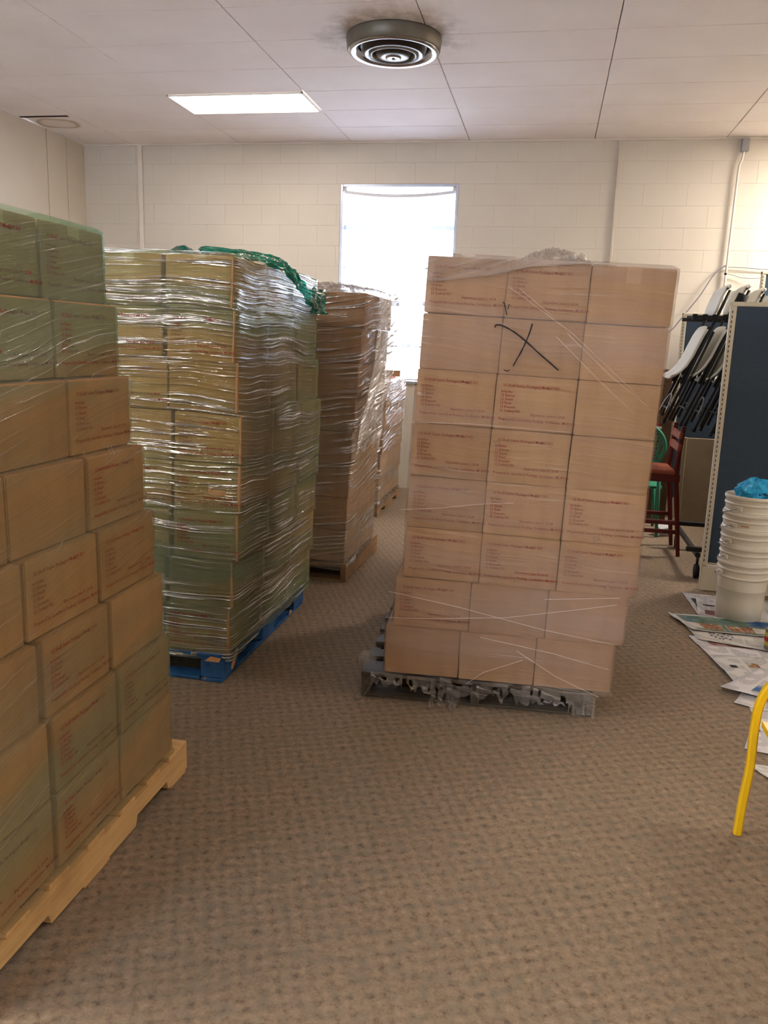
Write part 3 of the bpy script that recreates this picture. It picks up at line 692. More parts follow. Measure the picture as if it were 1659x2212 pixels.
def crumple(x0, x1, y0, y1, hfun, mt, name, par, nx=46, ny=30, seed=0, amp=.02):
    vs = []; uvs = []; fs = []
    for i in range(nx+1):
        for j in range(ny+1):
            a, b = i/nx, j/ny; x = x0+(x1-x0)*a; y = y0+(y1-y0)*b
            w_ = math.sin(math.pi*a)**.7*math.sin(math.pi*b)**.7 if 0 < a < 1 and 0 < b < 1 else 0
            rd = 1-abs(noise.noise(Vector((x*22, y*22, seed))))*2; r2 = noise.noise(Vector((x*55, y*55, seed+3)))
            vs.append((x+.012*r2, y+.012*noise.noise(Vector((y*40, x*40, seed+7))), hfun(x, y)+w_*(.010+amp*max(0, rd))+.006*r2*w_)); uvs.append((x, y))
    for i in range(nx):
        for j in range(ny): a = i*(ny+1)+j; fs.append((a, a+ny+1, a+ny+2, a+1))
    return MB().add(vs, fs).build(name, mt, par, True, uvf=lambda i: uvs[i])
crumple(-.14, .12, 3.33, 3.60, lambda x, y: top_z(x)+.006, M['film_white'], 'bunched_end', fm, seed=3, amp=.055)
crumple(.03, .13, 3.30, 3.42, lambda x, y: top_z(x)-.002, M['film_white'], 'bunched_end', fm, seed=9, amp=.04, nx=26, ny=22)
# tight creases running diagonally over the face
def crease(pts, r=.0016, par=fm, mt=M['film_strand'], fl=.3):
    P = [(x, fy(x)-.0165, z_) for x, z_ in pts]; MB().tube(P, r, 6, flat=fl).build('crease', mt, par, True)
for p_ in ([(-.171, 1.766), (.08, 1.60), (.36, 1.36)], [(.06, 1.60), (.24, 1.44), (.385, 1.335)], [(-.13, 1.76), (.0, 1.66)], [(.02, 1.585), (.2, 1.42), (.34, 1.30)],
           [(-.592, .515), (-.3, .47), (.05, .40), (.34, .36)], [(-.592, .40), (-.40, .41), (-.10, .44), (.2, .50), (.34, .53)], [(-.25, .13), (-.18, .19), (-.02, .26)], [(-.05, .30), (.12, .20), (.3, .125)],
           [(-.548, 1.23), (-.3, 1.235), (.1, 1.22)], [(-.556, .87), (-.4, .885), (-.25, .91), (-.1, .925)], [(.05, .53), (.2, .545), (.35, .56)], [(-.2, .345), (.1, .30), (.33, .25)]): crease(p_)
# small tears in the film, edges peeled up
for (x, z_), s in (((-.182, 1.165), .018), ((-.178, .935), .022), ((.235, .80), .02), ((.30, .598), .024)):
    y = fy(x)-.016; vs = []; fs = []
    for q in range(8):
        a = 2*math.pi*q/8+.3; rr = s*(1.0 if q % 2 else .45)
        vs.append((x+math.cos(a)*rr*1.3, y-.004, z_+math.sin(a)*rr*.9)); vs.append((x+math.cos(a+.12)*rr*.35, y, z_+math.sin(a+.12)*rr*.5))
    for q in range(8): fs.append((2*q, 2*q+1, (2*q+3) % 16, (2*q+2) % 16) if q % 2 else (2*q, 2*q+1, (2*q+2) % 16))
    MB().add(vs, fs).build('tear', M['film_white'], fm)
# shredded film hanging at the pallet
def shred(x0, x1, zt, zb, y, par, seed, mt=M['film_white'], nx=14, nz=8):
    vs = []; uvs = []; fs = []
    for i in range(nx+1):
        a = i/nx; x = x0+(x1-x0)*a; bot = zb+(zt-zb)*.55*abs(noise.noise(Vector((a*5, seed, 0))))*2
        for j in range(nz+1):
            b = j/nz; z_ = zt+(bot-zt)*b
            vs.append((x+.012*noise.noise(Vector((b*4, a*5, seed)))*b, y-.004-.018*b*(.5+noise.noise(Vector((a*7, b*5, seed)))), max(z_, .003))); uvs.append((x, z_))
    for i in range(nx):
        for j in range(nz):
            if noise.noise(Vector((i*.4, j*.25, seed+2))) > .28: continue
            a = i*(nz+1)+j; fs.append((a, a+nz+1, a+nz+2, a+1))
    MB().add(vs, fs).build('torn_edge', mt, par, True, uvf=lambda i: uvs[i])
for i, (a, b, zt, zb) in enumerate(((-.66, -.52, .15, .085), (-.50, -.38, .145, .07), (-.40, -.34, .13, .004), (-.33, -.27, .12, .004), (-.36, -.14, .15, .06), (-.14, .02, .15, .055), (.02, .18, .14, .07), (.18, .29, .14, .03))):
    shred(a, b, zt, zb, fy((a+b)/2)-.015, fm, i*1.7)
MB().tube(smooth_path([(-.66, 3.33, .13), (-.70, 3.32, .06), (-.735, 3.30, .012), (-.70, 3.28, .02), (-.65, 3.29, .10)]), .004, 6, flat=.4).build('torn_edge', M['film_white'], fm, True)
shred(-.74, -.66, .19, .10, 3.42, fm, 20.3)

# ---- glossy green-wrapped stack on the blue pallet: corner x, width
GF = [(-1.318, .94), (-1.300, .94), (-1.282, .95), (-1.268, .95), (-1.262, .95), (-1.280, .95), (-1.292, .95), (-1.298, .95)]
frames = []; gh = (1.880-.137)/8
PRG = {7: (0, 0, 0), 6: (0, 1, 1), 5: (0, 1, 0), 4: (1, 0, 1), 3: (1, 1, 1), 2: (0, 1, 1), 1: (0, 0, 0), 0: (0, 0, 1)}
for k, (xc, wd) in enumerate(GF):
    dep = 1.25; cz = .137+gh*(k+.5); mm = frame_m(xc-wd/2, 3.33+dep/2, cz, 0 if k > 1 else -.6, 1.5 if k > 5 else .8 if k > 2 else 0.3)
    frames.append((mm, wd/2, dep/2, gh/2-.002)); gap = (.012, .020, .026, .012, .016, .006, .022, .026)[k]; s = ((wd-2*gap)/3)/CW
    for r in range(3):
        for c_ in range(3):
            if r > 0 and c_ < 2 and k < 7: continue
            q = mm @ Matrix.Translation(((c_-1)*(wd/3+gap*.25), -dep/2+CD/2+.004+r*.424, 0)) @ Matrix.Rotation(R(random.uniform(-.6, .6)), 4, 'Z')
            if k == 1 and r == 0 and c_ == 2: q = q @ Matrix.Rotation(R(-1.2), 4, 'Y')
            pr = PRG[k][c_] if r == 0 else 0
            if r == 0 and c_ > 0: lab = f"{'red-printed' if pr else 'plain'} carton, {ORD[7-k]} row, {('far left','left','right')[c_]} column, front of green-wrapped stack on blue pallet"; g = 'cartons on the blue pallet'
            elif c_ == 2: lab = f"carton, {ORD[7-k]} row, {('','middle','rear')[r]} of the long side of stack on blue pallet"; g = 'cartons on the blue pallet'
            else: lab = 'carton hidden inside or at the far left of the stack on the blue pallet'; g = 'hidden cartons on the blue pallet'
            carton(q, pr, lab, g, tape=(k == 7), sc=(s, 1.03, (gh-.004)/CH))
fg = film_shell('stretch_film', frames, M['film_green'], 'shiny green-tinted stretch film around the stack on the blue pallet', seed=11, crinkle=.003, rad=.03, skirt=.03, top_in=.07, off=.007)
# twisted rope of darker green film falling over the top right edge
rp_ = smooth_path([(-1.47, 3.36, 1.893), (-1.36, 3.52, 1.897), (-1.288, 3.75, 1.890), (-1.264, 3.96, 1.860), (-1.252, 4.10, 1.80), (-1.248, 4.28, 1.752), (-1.246, 4.52, 1.722)], 12)
vs = []; uvs = []; fs = []; nj = 12
for i, p in enumerate(rp_):
    a = i/(len(rp_)-1); wd = .022+.060*a**.8+.02*noise.noise(Vector((a*9, 0, 3)))
    for j in range(nj+1):
        b = j/nj-.5; k_ = .018*(1-abs(noise.noise(Vector((a*7, b*9+a*5, 6)))*2)); 
        vs.append((p.x+k_+.006*noise.noise(Vector((a*40, b*12, 1))), p.y+b*wd*.45+.008*noise.noise(Vector((a*14, b*6, 2))), p.z+b*wd+.008*noise.noise(Vector((a*20, b*8, 9))))); uvs.append((a*1.3, b*wd))
for i in range(len(rp_)-1):
    for j in range(nj): q = i*(nj+1)+j; fs.append((q, q+nj+1, q+nj+2, q+1))
MB().add(vs, fs).build('twisted_tail', M['film_rope'], fg, True, uvf=lambda i: uvs[i])
vs = []; uvs = []; fs = []
for i in range(21):
    for j in range(13):
        a, b = i/20, j/12; y = 4.32+.26*a; z_ = 1.81-.13*b+.02*noise.noise(Vector((a*4, b*4, 0)))
        vs.append((-1.262+.035*noise.noise(Vector((a*7, b*7, 5)))+.012, y+.012*noise.noise(Vector((b*9, a*5, 1))), z_)); uvs.append((y, z_))
for i in range(20):
    for j in range(12): fs.append((i*13+j, i*13+13+j, i*13+14+j, i*13+j+1))
MB().add(vs, fs).build('torn_tail', M['film_rope'], fg, True, uvf=lambda i: uvs[i])
crumple(-1.62, -1.50, 3.36, 3.46, lambda x, y: 1.888, M['film_rope'], 'bunched_end', fg, seed=6, amp=.02, nx=20, ny=16)

# ---- nearest stack on the pine pallet; its face looks along +x
LX = [-1.185, -1.188, -1.20, -1.218, -1.238, -1.275, -1.325, -1.375]; LY = [2.445, 2.447, 2.440, 2.420, 2.400, 2.390, 2.415, 2.440]
frames = []; lh = (1.838-.14)/8
PRL = {7: (1, 1, 0), 6: (1, 1, 1), 5: (1, 0, 0), 4: (1, 0, 0), 3: (1, 1, 0), 2: (0, 1, 0), 1: (1, 1, 0), 0: (0, 1, 1)}
for k in range(8):
    cz = .14+lh*(k+.5); wd = 1.035; dep = 1.0; mm = frame_m(LX[k]-dep/2, LY[k]-wd/2, cz, 0, 0)
    frames.append((mm, dep/2, wd/2, lh/2-.002))
    for c_ in range(3):
        for r in range(2 if (c_ == 0 or k == 7) else 1):
            g_ = (.014, .016, .024, .020, .012, .008, .008, .008)[k]; s = (wd/3-g_)/CW
            q = mm @ Matrix.Translation((dep/2-CD/2-r*.41, wd/2-wd/6-c_*wd/3, 0)) @ Matrix.Rotation(R(90+random.uniform(-.9, .9)), 4, 'Z')
            pr = PRL[k][c_] if r == 0 else 0
            if r == 0: lab = f"{'red-printed' if pr else 'plain'} carton, {ORD[7-k]} row, {('far','middle','near')[c_]} column, green-wrapped stack on pine pallet"; g = 'cartons on the pine pallet'
            else: lab = 'carton behind the visible side of the stack on the pine pallet'; g = 'rear cartons on the pine pallet'
            carton(q, pr, lab, g, tape=(k == 7), sc=(s, 1, (lh-.004)/CH))
fl = film_shell('stretch_film', frames, M['film_left'], 'green-tinted stretch film around the nearest stack on the pine pallet', seed=21, crinkle=.0022, rad=.012, skirt=.012, top_in=.05, off=.006, rag=False)

# ---- crinkled-film stack behind
frames = []; bh = (1.845-.135)/8
for k in range(8):
    xc = -1.205+.085*(k/7)**1.3; dep = .80; wd = .95; cz = .135+bh*(k+.5); mm = frame_m(xc-wd/2, 5.06+dep/2, cz, -1, 1.2)
    frames.append((mm, wd/2, dep/2, bh/2-.002)); s = (wd/3-.006)/CW
    for r in range(2):
        for c_ in range(3):
            if r > 0 and c_ < 2 and k < 7: continue
            q = mm @ Matrix.Translation(((c_-1)*wd/3, -dep/2+CD/2+.004+r*.405, 0)) @ Matrix.Rotation(R(random.uniform(-.8, .8)), 4, 'Z')
            if r == 0 and c_ == 2: lab = f"carton, {ORD[7-k]} row, front right corner of the crinkled-film stack behind blue pallet stack"; g = 'cartons of the crinkled-film stack'
            elif c_ == 2: lab = f"carton, {ORD[7-k]} row, rear of the window-lit side of the crinkled-film stack"; g = 'cartons of the crinkled-film stack'
            else: lab = 'carton of the crinkled-film stack hidden behind the stack on the blue pallet'; g = 'hidden cartons of the crinkled-film stack'
            carton(q, 0, lab, g, tape=(k == 7), sc=(s, 1, (bh-.004)/CH))
fb = film_shell('stretch_film', frames, M['film_back'], 'crinkled clear stretch film around the stack behind the blue pallet stack', seed=31, crinkle=.011, rad=.05, skirt=.05, top_in=.12, off=.012)
crumple(-1.75, -1.06, 5.03, 5.80, lambda x, y: 1.852-.02*(x+1.1), M['film_white'], 'bunched_cover', fb, nx=60, ny=50, seed=14, amp=.05)
vs = []; uvs = []; fs = []
for i in range(41):       # loose cover hanging down the side, window light painted into its pale haze
    for j in range(31):
        a, b = i/40, j/30; y = 5.10+.72*a; z_ = 1.868-1.05*b*(1-.25*abs(noise.noise(Vector((a*3, 0, 8)))))
        vs.append((-1.095+.05*math.sin(math.pi*min(1, .25+b))*1.0+.02*noise.noise(Vector((a*9, b*5, 4)))-.075*b*b, y, z_)); uvs.append((y, z_))
for i in range(40):
    for j in range(30): fs.append((i*31+j, i*31+31+j, i*31+32+j, i*31+j+1))
MB().add(vs, fs).build('loose_flap', M['film_lit_side'], fb, True, uvf=lambda i: uvs[i])

# ---- low stack under the window
frames = []; ch_ = .214
for k in range(5):
    xc = -1.42+.01*k; dep = 1.0; wd = .95; cz = .135+ch_*(k+.5); mm = frame_m(xc-wd/2, 7.13+dep/2, cz, 0, 0)
    frames.append((mm, wd/2, dep/2, ch_/2-.002))
    for r in range(3):
        q = mm @ Matrix.Translation((wd/2-CD/2, -dep/2+dep/6+r*dep/3, 0)) @ Matrix.Rotation(R(90+random.uniform(-1, 1)), 4, 'Z')
        carton(q, 0, f"carton, {['top', 'second', 'third', 'fourth', 'bottom'][4-k]} row, {('near','middle','far')[r]} column of the low stack below the window", 'cartons of the low window stack', tape=(k == 4), sc=((dep/3-.006)/CW, 1, (ch_-.004)/CH))
    if True:
        q = mm @ Matrix.Translation((wd/2-.39-.16, -dep/2+CD/2, 0)); carton(q, 0, 'carton behind the visible side of the low stack below the window', 'rear cartons of the low window stack', tape=(k == 4), sc=(1, 1, (ch_-.004)/CH))
fc = film_shell('stretch_film', frames, M['film_back'], 'crinkled clear stretch film around the low stack below the window', seed=41, crinkle=.008, rad=.03, skirt=.05, top_in=.04, off=.010)
sheet = tag(MB().box((-1.75, 7.55, .135+5*ch_+.012), (.62, .75, .012), None, .002).build('board_sheet', M['pink_card']), 'reddish board lying on the low stack below the window', 'board')
fp = tag(MB().box((-1.48, 7.98, .135+5*ch_+.045), (.13, .10, .055), Matrix.Rotation(.3, 3, 'Z'), .004).box((-1.48, 7.98, .135+5*ch_+.0735), (.14, .11, .004), Matrix.Rotation(.3, 3, 'Z')).build('small_carton', M['card']), 'tiny brown carton on the far corner of the low window stack', 'box')

# ------------------------------------------------------------------ blue office panels
def office_panel(loc, rz, wd, ht, label, kick=.17):
    p = tag(empty('partition_panel', loc, rz), label, 'partition', 'blue fabric partition panels')
    MB().box((wd/2, 0, (kick+ht)/2), (wd-.07, .045, ht-kick-.05), None, .004).build('fabric_panel', M['fabric'], p)
    for x in (.018, wd-.018):
        po = MB().box((x, 0, (kick+ht)/2), (.036, .055, ht-kick), None, .004).build('post', M['cream_metal'], p)
        sl = MB(); z = kick+.04
        while z < ht-.04: sl.box((x-.006, -.0285, z), (.005, .003, .016)); z += .030
        so = sl.build('slot_row', M['slot'], po); so['kind'] = 'stuff'
    MB().box((wd/2, 0, ht-.014), (wd, .06, .028), None, .005).build('top_cap', M['cream_metal'], p)
    MB().box((wd/2, 0, kick/2), (wd-.004, .06, kick-.004), None, .004).build('kick_plate', M['cream_metal'], p)
    return p
office_panel((1.082, 5.60, 0), R(-2), 1.22, 1.862, 'tall blue fabric partition with cream slotted frame behind the white buckets')
office_panel((2.32, 5.64, 0), R(90), 1.22, 1.862, 'added unseen blue fabric partition turning the corner towards the back wall')  # this panel and the next are added out of view to shade the floor
office_panel((2.32, 6.90, 0), R(90), 1.22, 1.862, 'added unseen second blue fabric partition of the row running to the back wall')
office_panel((1.165, 8.12, 0), 0, .85, 1.90, 'blue fabric partition standing behind the folding chairs at the back wall')
office_panel((1.86, 8.40, 0), 0, .9, 2.30, 'higher blue fabric partition at the back wall, top showing above the chairs')

# ------------------------------------------------------------------ dark cartons behind
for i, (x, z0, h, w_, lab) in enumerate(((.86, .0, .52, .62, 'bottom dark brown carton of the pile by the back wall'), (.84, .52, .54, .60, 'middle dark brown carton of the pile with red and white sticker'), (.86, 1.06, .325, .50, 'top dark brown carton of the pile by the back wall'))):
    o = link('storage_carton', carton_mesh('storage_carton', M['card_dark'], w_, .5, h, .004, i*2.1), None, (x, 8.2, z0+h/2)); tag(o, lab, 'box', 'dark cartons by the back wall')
    if i == 1:
        MB().box((.14, -.2555, .07), (.16, .002, .022)).build('white_strip', M['label_white'], o); MB().box((.155, -.2555, .097), (.09, .002, .028)).build('red_sticker', M['label_red'], o)
        MB().box((.10, -.2555, .097), (.035, .002, .028)).build('white_sticker', M['label_white'], o)
    MB().box((0, -.254, h*.18), (w_-.02, .002, .004)).build('seam_line', M['slot'], o)
    if i == 2:
        for zz in (.02, .09): MB().box((.1, -.254, zz), (.2, .002, .004)).build('seam_line', M['slot'], o)
tag(MB().box((1.47, 7.78, .405), (.46, .035, .78), Matrix.Rotation(R(-4), 3, 'X'), .004).box((1.25, 7.77, .40), (.03, .05, .80), Matrix.Rotation(R(-4), 3, 'X'), .004).build('leaning_board', M['beige_board']), 'large beige board leaning upright behind the chair trolley', 'board')

# ------------------------------------------------------------------ folding chairs hung on their trolley
ta = R(21); S = Vector((math.sin(ta), 0, math.cos(ta))); Nn = Vector((math.cos(ta), 0, -math.sin(ta)))
def P3(s, n_, y): return S*s+Nn*n_+Vector((0, y, 0))
def folding_chair(k):
    root = empty('folding_chair'); wd = .42
    def sheet(prof, y0, y1, th, name, curve=.0, nr=10):
        vs = []; fs = []; nP = len(prof)
        for side in (0, 1):
            for j in range(nr+1):
                y = y0+(y1-y0)*j/nr; e = (2*j/nr-1)**2
                for (s, n_) in prof: vs.append(P3(s-.03*e*e*(1 if s > prof[nP//2][0] else -1), n_+side*th-curve*e, y))
        A = (nr+1)*nP
        for j in range(nr):
            for i in range(nP-1):
                a = j*nP+i; fs.append((a, a+1, a+nP+1, a+nP)); fs.append((A+a, A+a+nP, A+a+nP+1, A+a+1))
        for j in range(nr): fs += [(j*nP, (j+1)*nP, A+(j+1)*nP, A+j*nP), (j*nP+nP-1, A+j*nP+nP-1, A+(j+1)*nP+nP-1, (j+1)*nP+nP-1)]
        for i in range(nP-1): fs += [(i, A+i, A+i+1, i+1), (nr*nP+i, nr*nP+i+1, A+nr*nP+i+1, A+nr*nP+i)]
        return MB().add(vs, fs).build(name, M['white_plastic'], root, True)
    sheet([(.30, -.105), (.32, -.085), (.35, -.065), (.40, -.048), (.46, -.040), (.54, -.038), (.62, -.038), (.70, -.036), (.745, -.030)], -.018, wd+.018, .016, 'seat')
    sheet([(.83, -.020), (.88, -.028), (.94, -.030), (1.0, -.028), (1.05, -.020), (1.075, -.008)], -.012, wd+.012, .014, 'backrest', .012)
    for y in (0, wd):
        MB().tube([P3(-.03*k*.6, 0, y), P3(.5, 0, y), P3(1.02, -.004, y)], .011, 8).build('front_leg', M['black_metal'], root, True)
        MB().tube([P3(-.02*k*.6+.03, .03, y), P3(.72, .024, y)], .010, 8).build('rear_leg', M['black_metal'], root, True)
        MB().tube([P3(.30, -.02, y), P3(.74, -.02, y)], .009, 8).build('seat_rail', M['black_metal'], root, True)
        MB().tube([P3(-.03*k*.6-.012, 0, y), P3(-.03*k*.6+.012, 0, y)], .014, 8).build('foot_cap', M['rubber'], root, True)
    MB().tube([P3(.10, .0, 0), P3(.10, .0, wd)], .008, 8).build('cross_bar', M['black_metal'], root, True)
    MB().tube([P3(.14, .03, 0), P3(.14, .03, wd)], .008, 8).build('cross_bar', M['black_metal'], root, True)
    if k % 2 == 0: MB().tube([P3(.06+.15*math.sin(a), -.014, .21-.15*math.cos(a)) for a in [math.pi*q/14 for q in range(15)]], .005, 6).build('brace_loop', M['sash'], root, True)
    return root
names = ['first', 'second', 'third', 'fourth', 'fifth', 'sixth', 'seventh', 'eighth']
for k in range(6):
    ch = folding_chair(k); ch.location = (.865+.118*k+.012*(k % 2), 6.42+.01*k, 1.035-.010*k+(.012 if k % 3 == 1 else 0))
    tag(ch, f'{names[k]} white folding chair from the left, black frame, hung slanting on the trolley', 'chair', 'white folding chairs on the trolley')
tr = tag(empty('chair_trolley', (1.4, 6.5, 0)), 'black metal trolley carrying the white folding chairs behind the partition', 'trolley')
bm_ = M['black_metal']
for y in (-.14, .40): MB().box((.02, y, 1.795-.0), (.86, .02, .028), None, .003).build('hanging_rail', bm_, tr)
hk = [(-.405, 0), (-.335, 0), (-.27, .0), (-.20, 0), (-.11, 0), (-.02, 0), (.07, 0), (.16, 0), (.25, 0)]
for x, _ in hk: MB().box((x, -.155, 1.795), (.032, .03, .042), None, .004).build('hook', M['rubber'], tr)
for y in (-.14, .40): MB().tube([(.46, y, .21), (.46, y, 1.81)], .016, 8).build('upright', bm_, tr, True)
MB().tube([(.46, -.14, 1.81), (.46, .40, 1.81)], .014, 8).build('top_bar', bm_, tr, True)
MB().tube([(.46, -.14, 1.0), (.46, .40, 1.0)], .014, 8).build('mid_bar', bm_, tr, True)
for y in (-.60, .30): MB().box((.08, y, .205), (.90, .035, .035), None, .004).build('base_rail', bm_, tr)
for x in (-.29, .50): MB().box((x, -.15, .165), (.035, .94, .03), None, .004).build('side_rail', bm_, tr)
for i in range(5): MB().box((-.18+.03*i+.22, -.16, .90-.036*i), (.40-.03*i, .022, .014), None, .003).build('lower_arm', bm_, tr)
for x in (-.29, .50):
    for y in (-.62, .30):
        cs = MB().tube([(x, y, .15), (x, y, .10)], .010, 8).build('caster', bm_, tr, True)
        MB().tube([(x-.014, y, .052), (x+.014, y, .052)], .050, 20).build('caster_wheel', M['rubber'], cs, True)
MB().tube([P3(.80, -.06, 0)+Vector((-.40, -.17, 1.0)), P3(1.0, -.06, 0)+Vector((-.40, -.17, 1.0))], .038, 14, flat=.6).build('grip_pad', M['rubber'], tr, True)

# ------------------------------------------------------------------ red wooden stool-chair and green plastic chair
rc = tag(empty('wooden_chair', (.90, 6.70, 0)), 'tall red painted wooden chair beside the clear-wrapped stack', 'chair')
for y in (-.20, .18):
    MB().tube([(.18, y, 0.0), (.13, y, .42), (.10, y, .66), (.125, y, 1.0)], [.016, .021, .021, .017], 6, flat=.9).build('leg', M['red_wood'], rc)
    MB().box((-.20, y, .31), (.036, .036, .62), Matrix.Rotation(R(2), 3, 'Y'), .004).build('leg', M['red_wood'], rc)
MB().box((-.07, -.01, .650), (.33, .43, .034), None, .012).build('seat', M['orange_wood'], rc)
MB().box((-.03, -.20, .605), (.33, .02, .06), None, .003).build('apron', M['red_wood'], rc); MB().box((-.03, .18, .605), (.33, .02, .06), None, .003).build('apron', M['red_wood'], rc)
for z_ in (.26, .19):
    MB().box((-.03, -.20, z_), (.36, .022, .03), None, .003).build('stretcher', M['red_wood'], rc); MB().box((-.03, .18, z_), (.36, .022, .03), None, .003).build('stretcher', M['red_wood'], rc)
for z_ in (.84, .93): MB().box((.105+.04*(z_-.84), -.01, z_), (.026, .43, .055), Matrix.Rotation(R(8), 3, 'Y'), .006).build('back_slat', M['orange_wood'], rc)
gc = tag(empty('plastic_chair', (.80, 7.18, 0)), 'green plastic chair with pierced rounded back behind the red chair', 'chair')
# lattice back: outline arch and crossing ribs
def arch(w_, z0, z1, n=20):
    return [(-w_*.78, 0, z0)]+[(-w_*math.cos(math.pi*i/n), 0, z1-.20+.20*math.sin(math.pi*i/n)) for i in range(n+1)]+[(w_*.78, 0, z0)]
MB().tube(arch(.20, .63, .95), .017, 8).build('back_frame', M['green_plastic'], gc, True)
la = MB()
for i in range(9):
    x = -.16+.04*i; zt = .75+.18*math.sqrt(max(0, 1-(x/.2)**2)); la.tube([(x*.8, 0, .64), (x, 0, zt)], .005, 6)
for i in range(10): la.tube([(-.15, 0, .66+.028*i), (.15, 0, .645+.030*i)], .0045, 6)
for i in range(6): la.tube([(-.17+.06*i, .002, .66), (-.06+.05*i, .002, .86)], .005, 6); la.tube([(.17-.06*i, .002, .66), (.06-.05*i, .002, .86)], .005, 6)
la.build('lattice', M['green_plastic'], gc)
MB().box((0, -.0, .625), (.33, .03, .03), None, .008).build('lower_rail', M['green_plastic'], gc)
MB().box((0, .22, .42), (.42, .42, .025), None, .01).build('seat', M['green_plastic'], gc)
for x, y in ((-.17, 0), (.17, 0), (-.19, .40), (.19, .40)):
    MB().tube([(x*1.0, y, .62 if y == 0 else .42), (x*1.15, y-.03*(1 if y == 0 else -1), 0.0)], [.018, .013], 8).build('leg', M['green_plastic'], gc, True)

tag(MB().box((1.06, 7.25, .05), (.11, .09, .10), Matrix.Rotation(.5, 3, 'X') @ Matrix.Rotation(.4, 3, 'Z'), .004).build('crumpled_paper', M['label_white']), 'small white crumpled paper on the floor behind the red chair', 'paper')

# ------------------------------------------------------------------ buckets
def bucket_prof():
    return [(0, .002), (.118, .002), (.124, .006), (.131, .12), (.137, .268), (.146, .270), (.147, .276), (.146, .282), (.139, .284), (.1395, .312), (.1475, .315), (.1485, .320), (.147, .326), (.141, .328),
            (.1415, .345), (.149, .348), (.1505, .354), (.1505, .366), (.147, .370), (.144, .366), (.142, .30), (.128, .12), (.121, .010), (0, .008)]
bme = MB().lathe(bucket_prof(), 56).mesh('bucket_body', M['bucket'], True)
def make_bucket():
    b = empty('bucket'); link('bucket_body', bme, b)
    for a in (R(215), R(35)):
        rot = Matrix.Rotation(a, 3, 'Z'); c = rot @ Vector((.146, 0, .298))
        MB().box(c, (.014, .045, .026), rot, .004).build('lug', M['bucket'], b)
    a0, a1 = R(215), R(35); pts = []
    for i in range(25):
        t_ = i/24; a = a0-(a0-a1)*t_+0; rr = .156; pts.append((rr*math.cos(a), rr*math.sin(a), .298-.055*math.sin(math.pi*t_)))
    MB().tube(pts, .002, 6).build('wire_handle', M['cable'], b, True)
    return b
bk = make_bucket(); bz = [0, .100, .196, .284, .380]; bz = [0, .096, .192, .288, .384]
bn = ['bottom', 'second from bottom', 'middle', 'second from top', 'top']
for i, z_ in enumerate(bz):
    o = bk if i == 0 else copy_tree(bk)
    o.location = (1.206+.003*math.sin(i*2), 5.01, z_); o.rotation_euler = (R(.4*math.sin(i)), R(.3), R(7*i-14))
    tag(o, f'{bn[i]} off-white plastic bucket of the nested stack on the newspapers', 'bucket', 'nested white buckets')
    if i == 3: MB().box((-.070, -.1285, .30), (.045, .002, .009), Matrix.Rotation(R(-28), 3, 'Z')).build('sticker', M['tape'], o)
# blue bag crumpled in the top bucket
vs = []; fs = []; nu, nv = 30, 14
for j in range(nv+1):
    for i in range(nu):
        a = 2*math.pi*i/nu; t_ = j/nv; rr = .105*math.cos(t_*math.pi/2)**.75+.004; z_ = .10*math.sin(t_*math.pi/2)
        dsp = 1+.30*noise.noise(Vector((math.cos(a)*2.4, math.sin(a)*2.4, t_*3)))+.12*noise.noise(Vector((math.cos(a)*7, math.sin(a)*7, t_*7)))
        vs.append((rr*dsp*math.cos(a), rr*dsp*math.sin(a)*.8, z_*(1+.3*noise.noise(Vector((math.cos(a)*3, math.sin(a)*3, 4))))))
for j in range(nv):
    for i in range(nu): fs.append((j*nu+i, j*nu+(i+1) % nu, (j+1)*nu+(i+1) % nu, (j+1)*nu+i))
vs2 = [(x*.5, y*.5, -.02) for x, y, z_ in vs[:nu]]
bag = tag(MB().add(vs, fs).build('plastic_bag', M['bag']), 'crumpled bright blue plastic bag in the top white bucket', 'bag'); bag.location = (1.222, 5.0, .742)
ink = MB()
for i, (dx, dz, w_, h_) in enumerate(((-.03, .012, .014, .010), (-.012, .014, .010, .012), (.002, .020, .008, .016), (.016, .020, .010, .012), (.028, .014, .008, .008))): ink.box((dx+.01, -.082-.004*(i % 2), dz+.012), (w_, .003, h_), Matrix.Rotation(.3*i, 3, 'Y'))
ink.build('navy_print', M['navy'], bag)

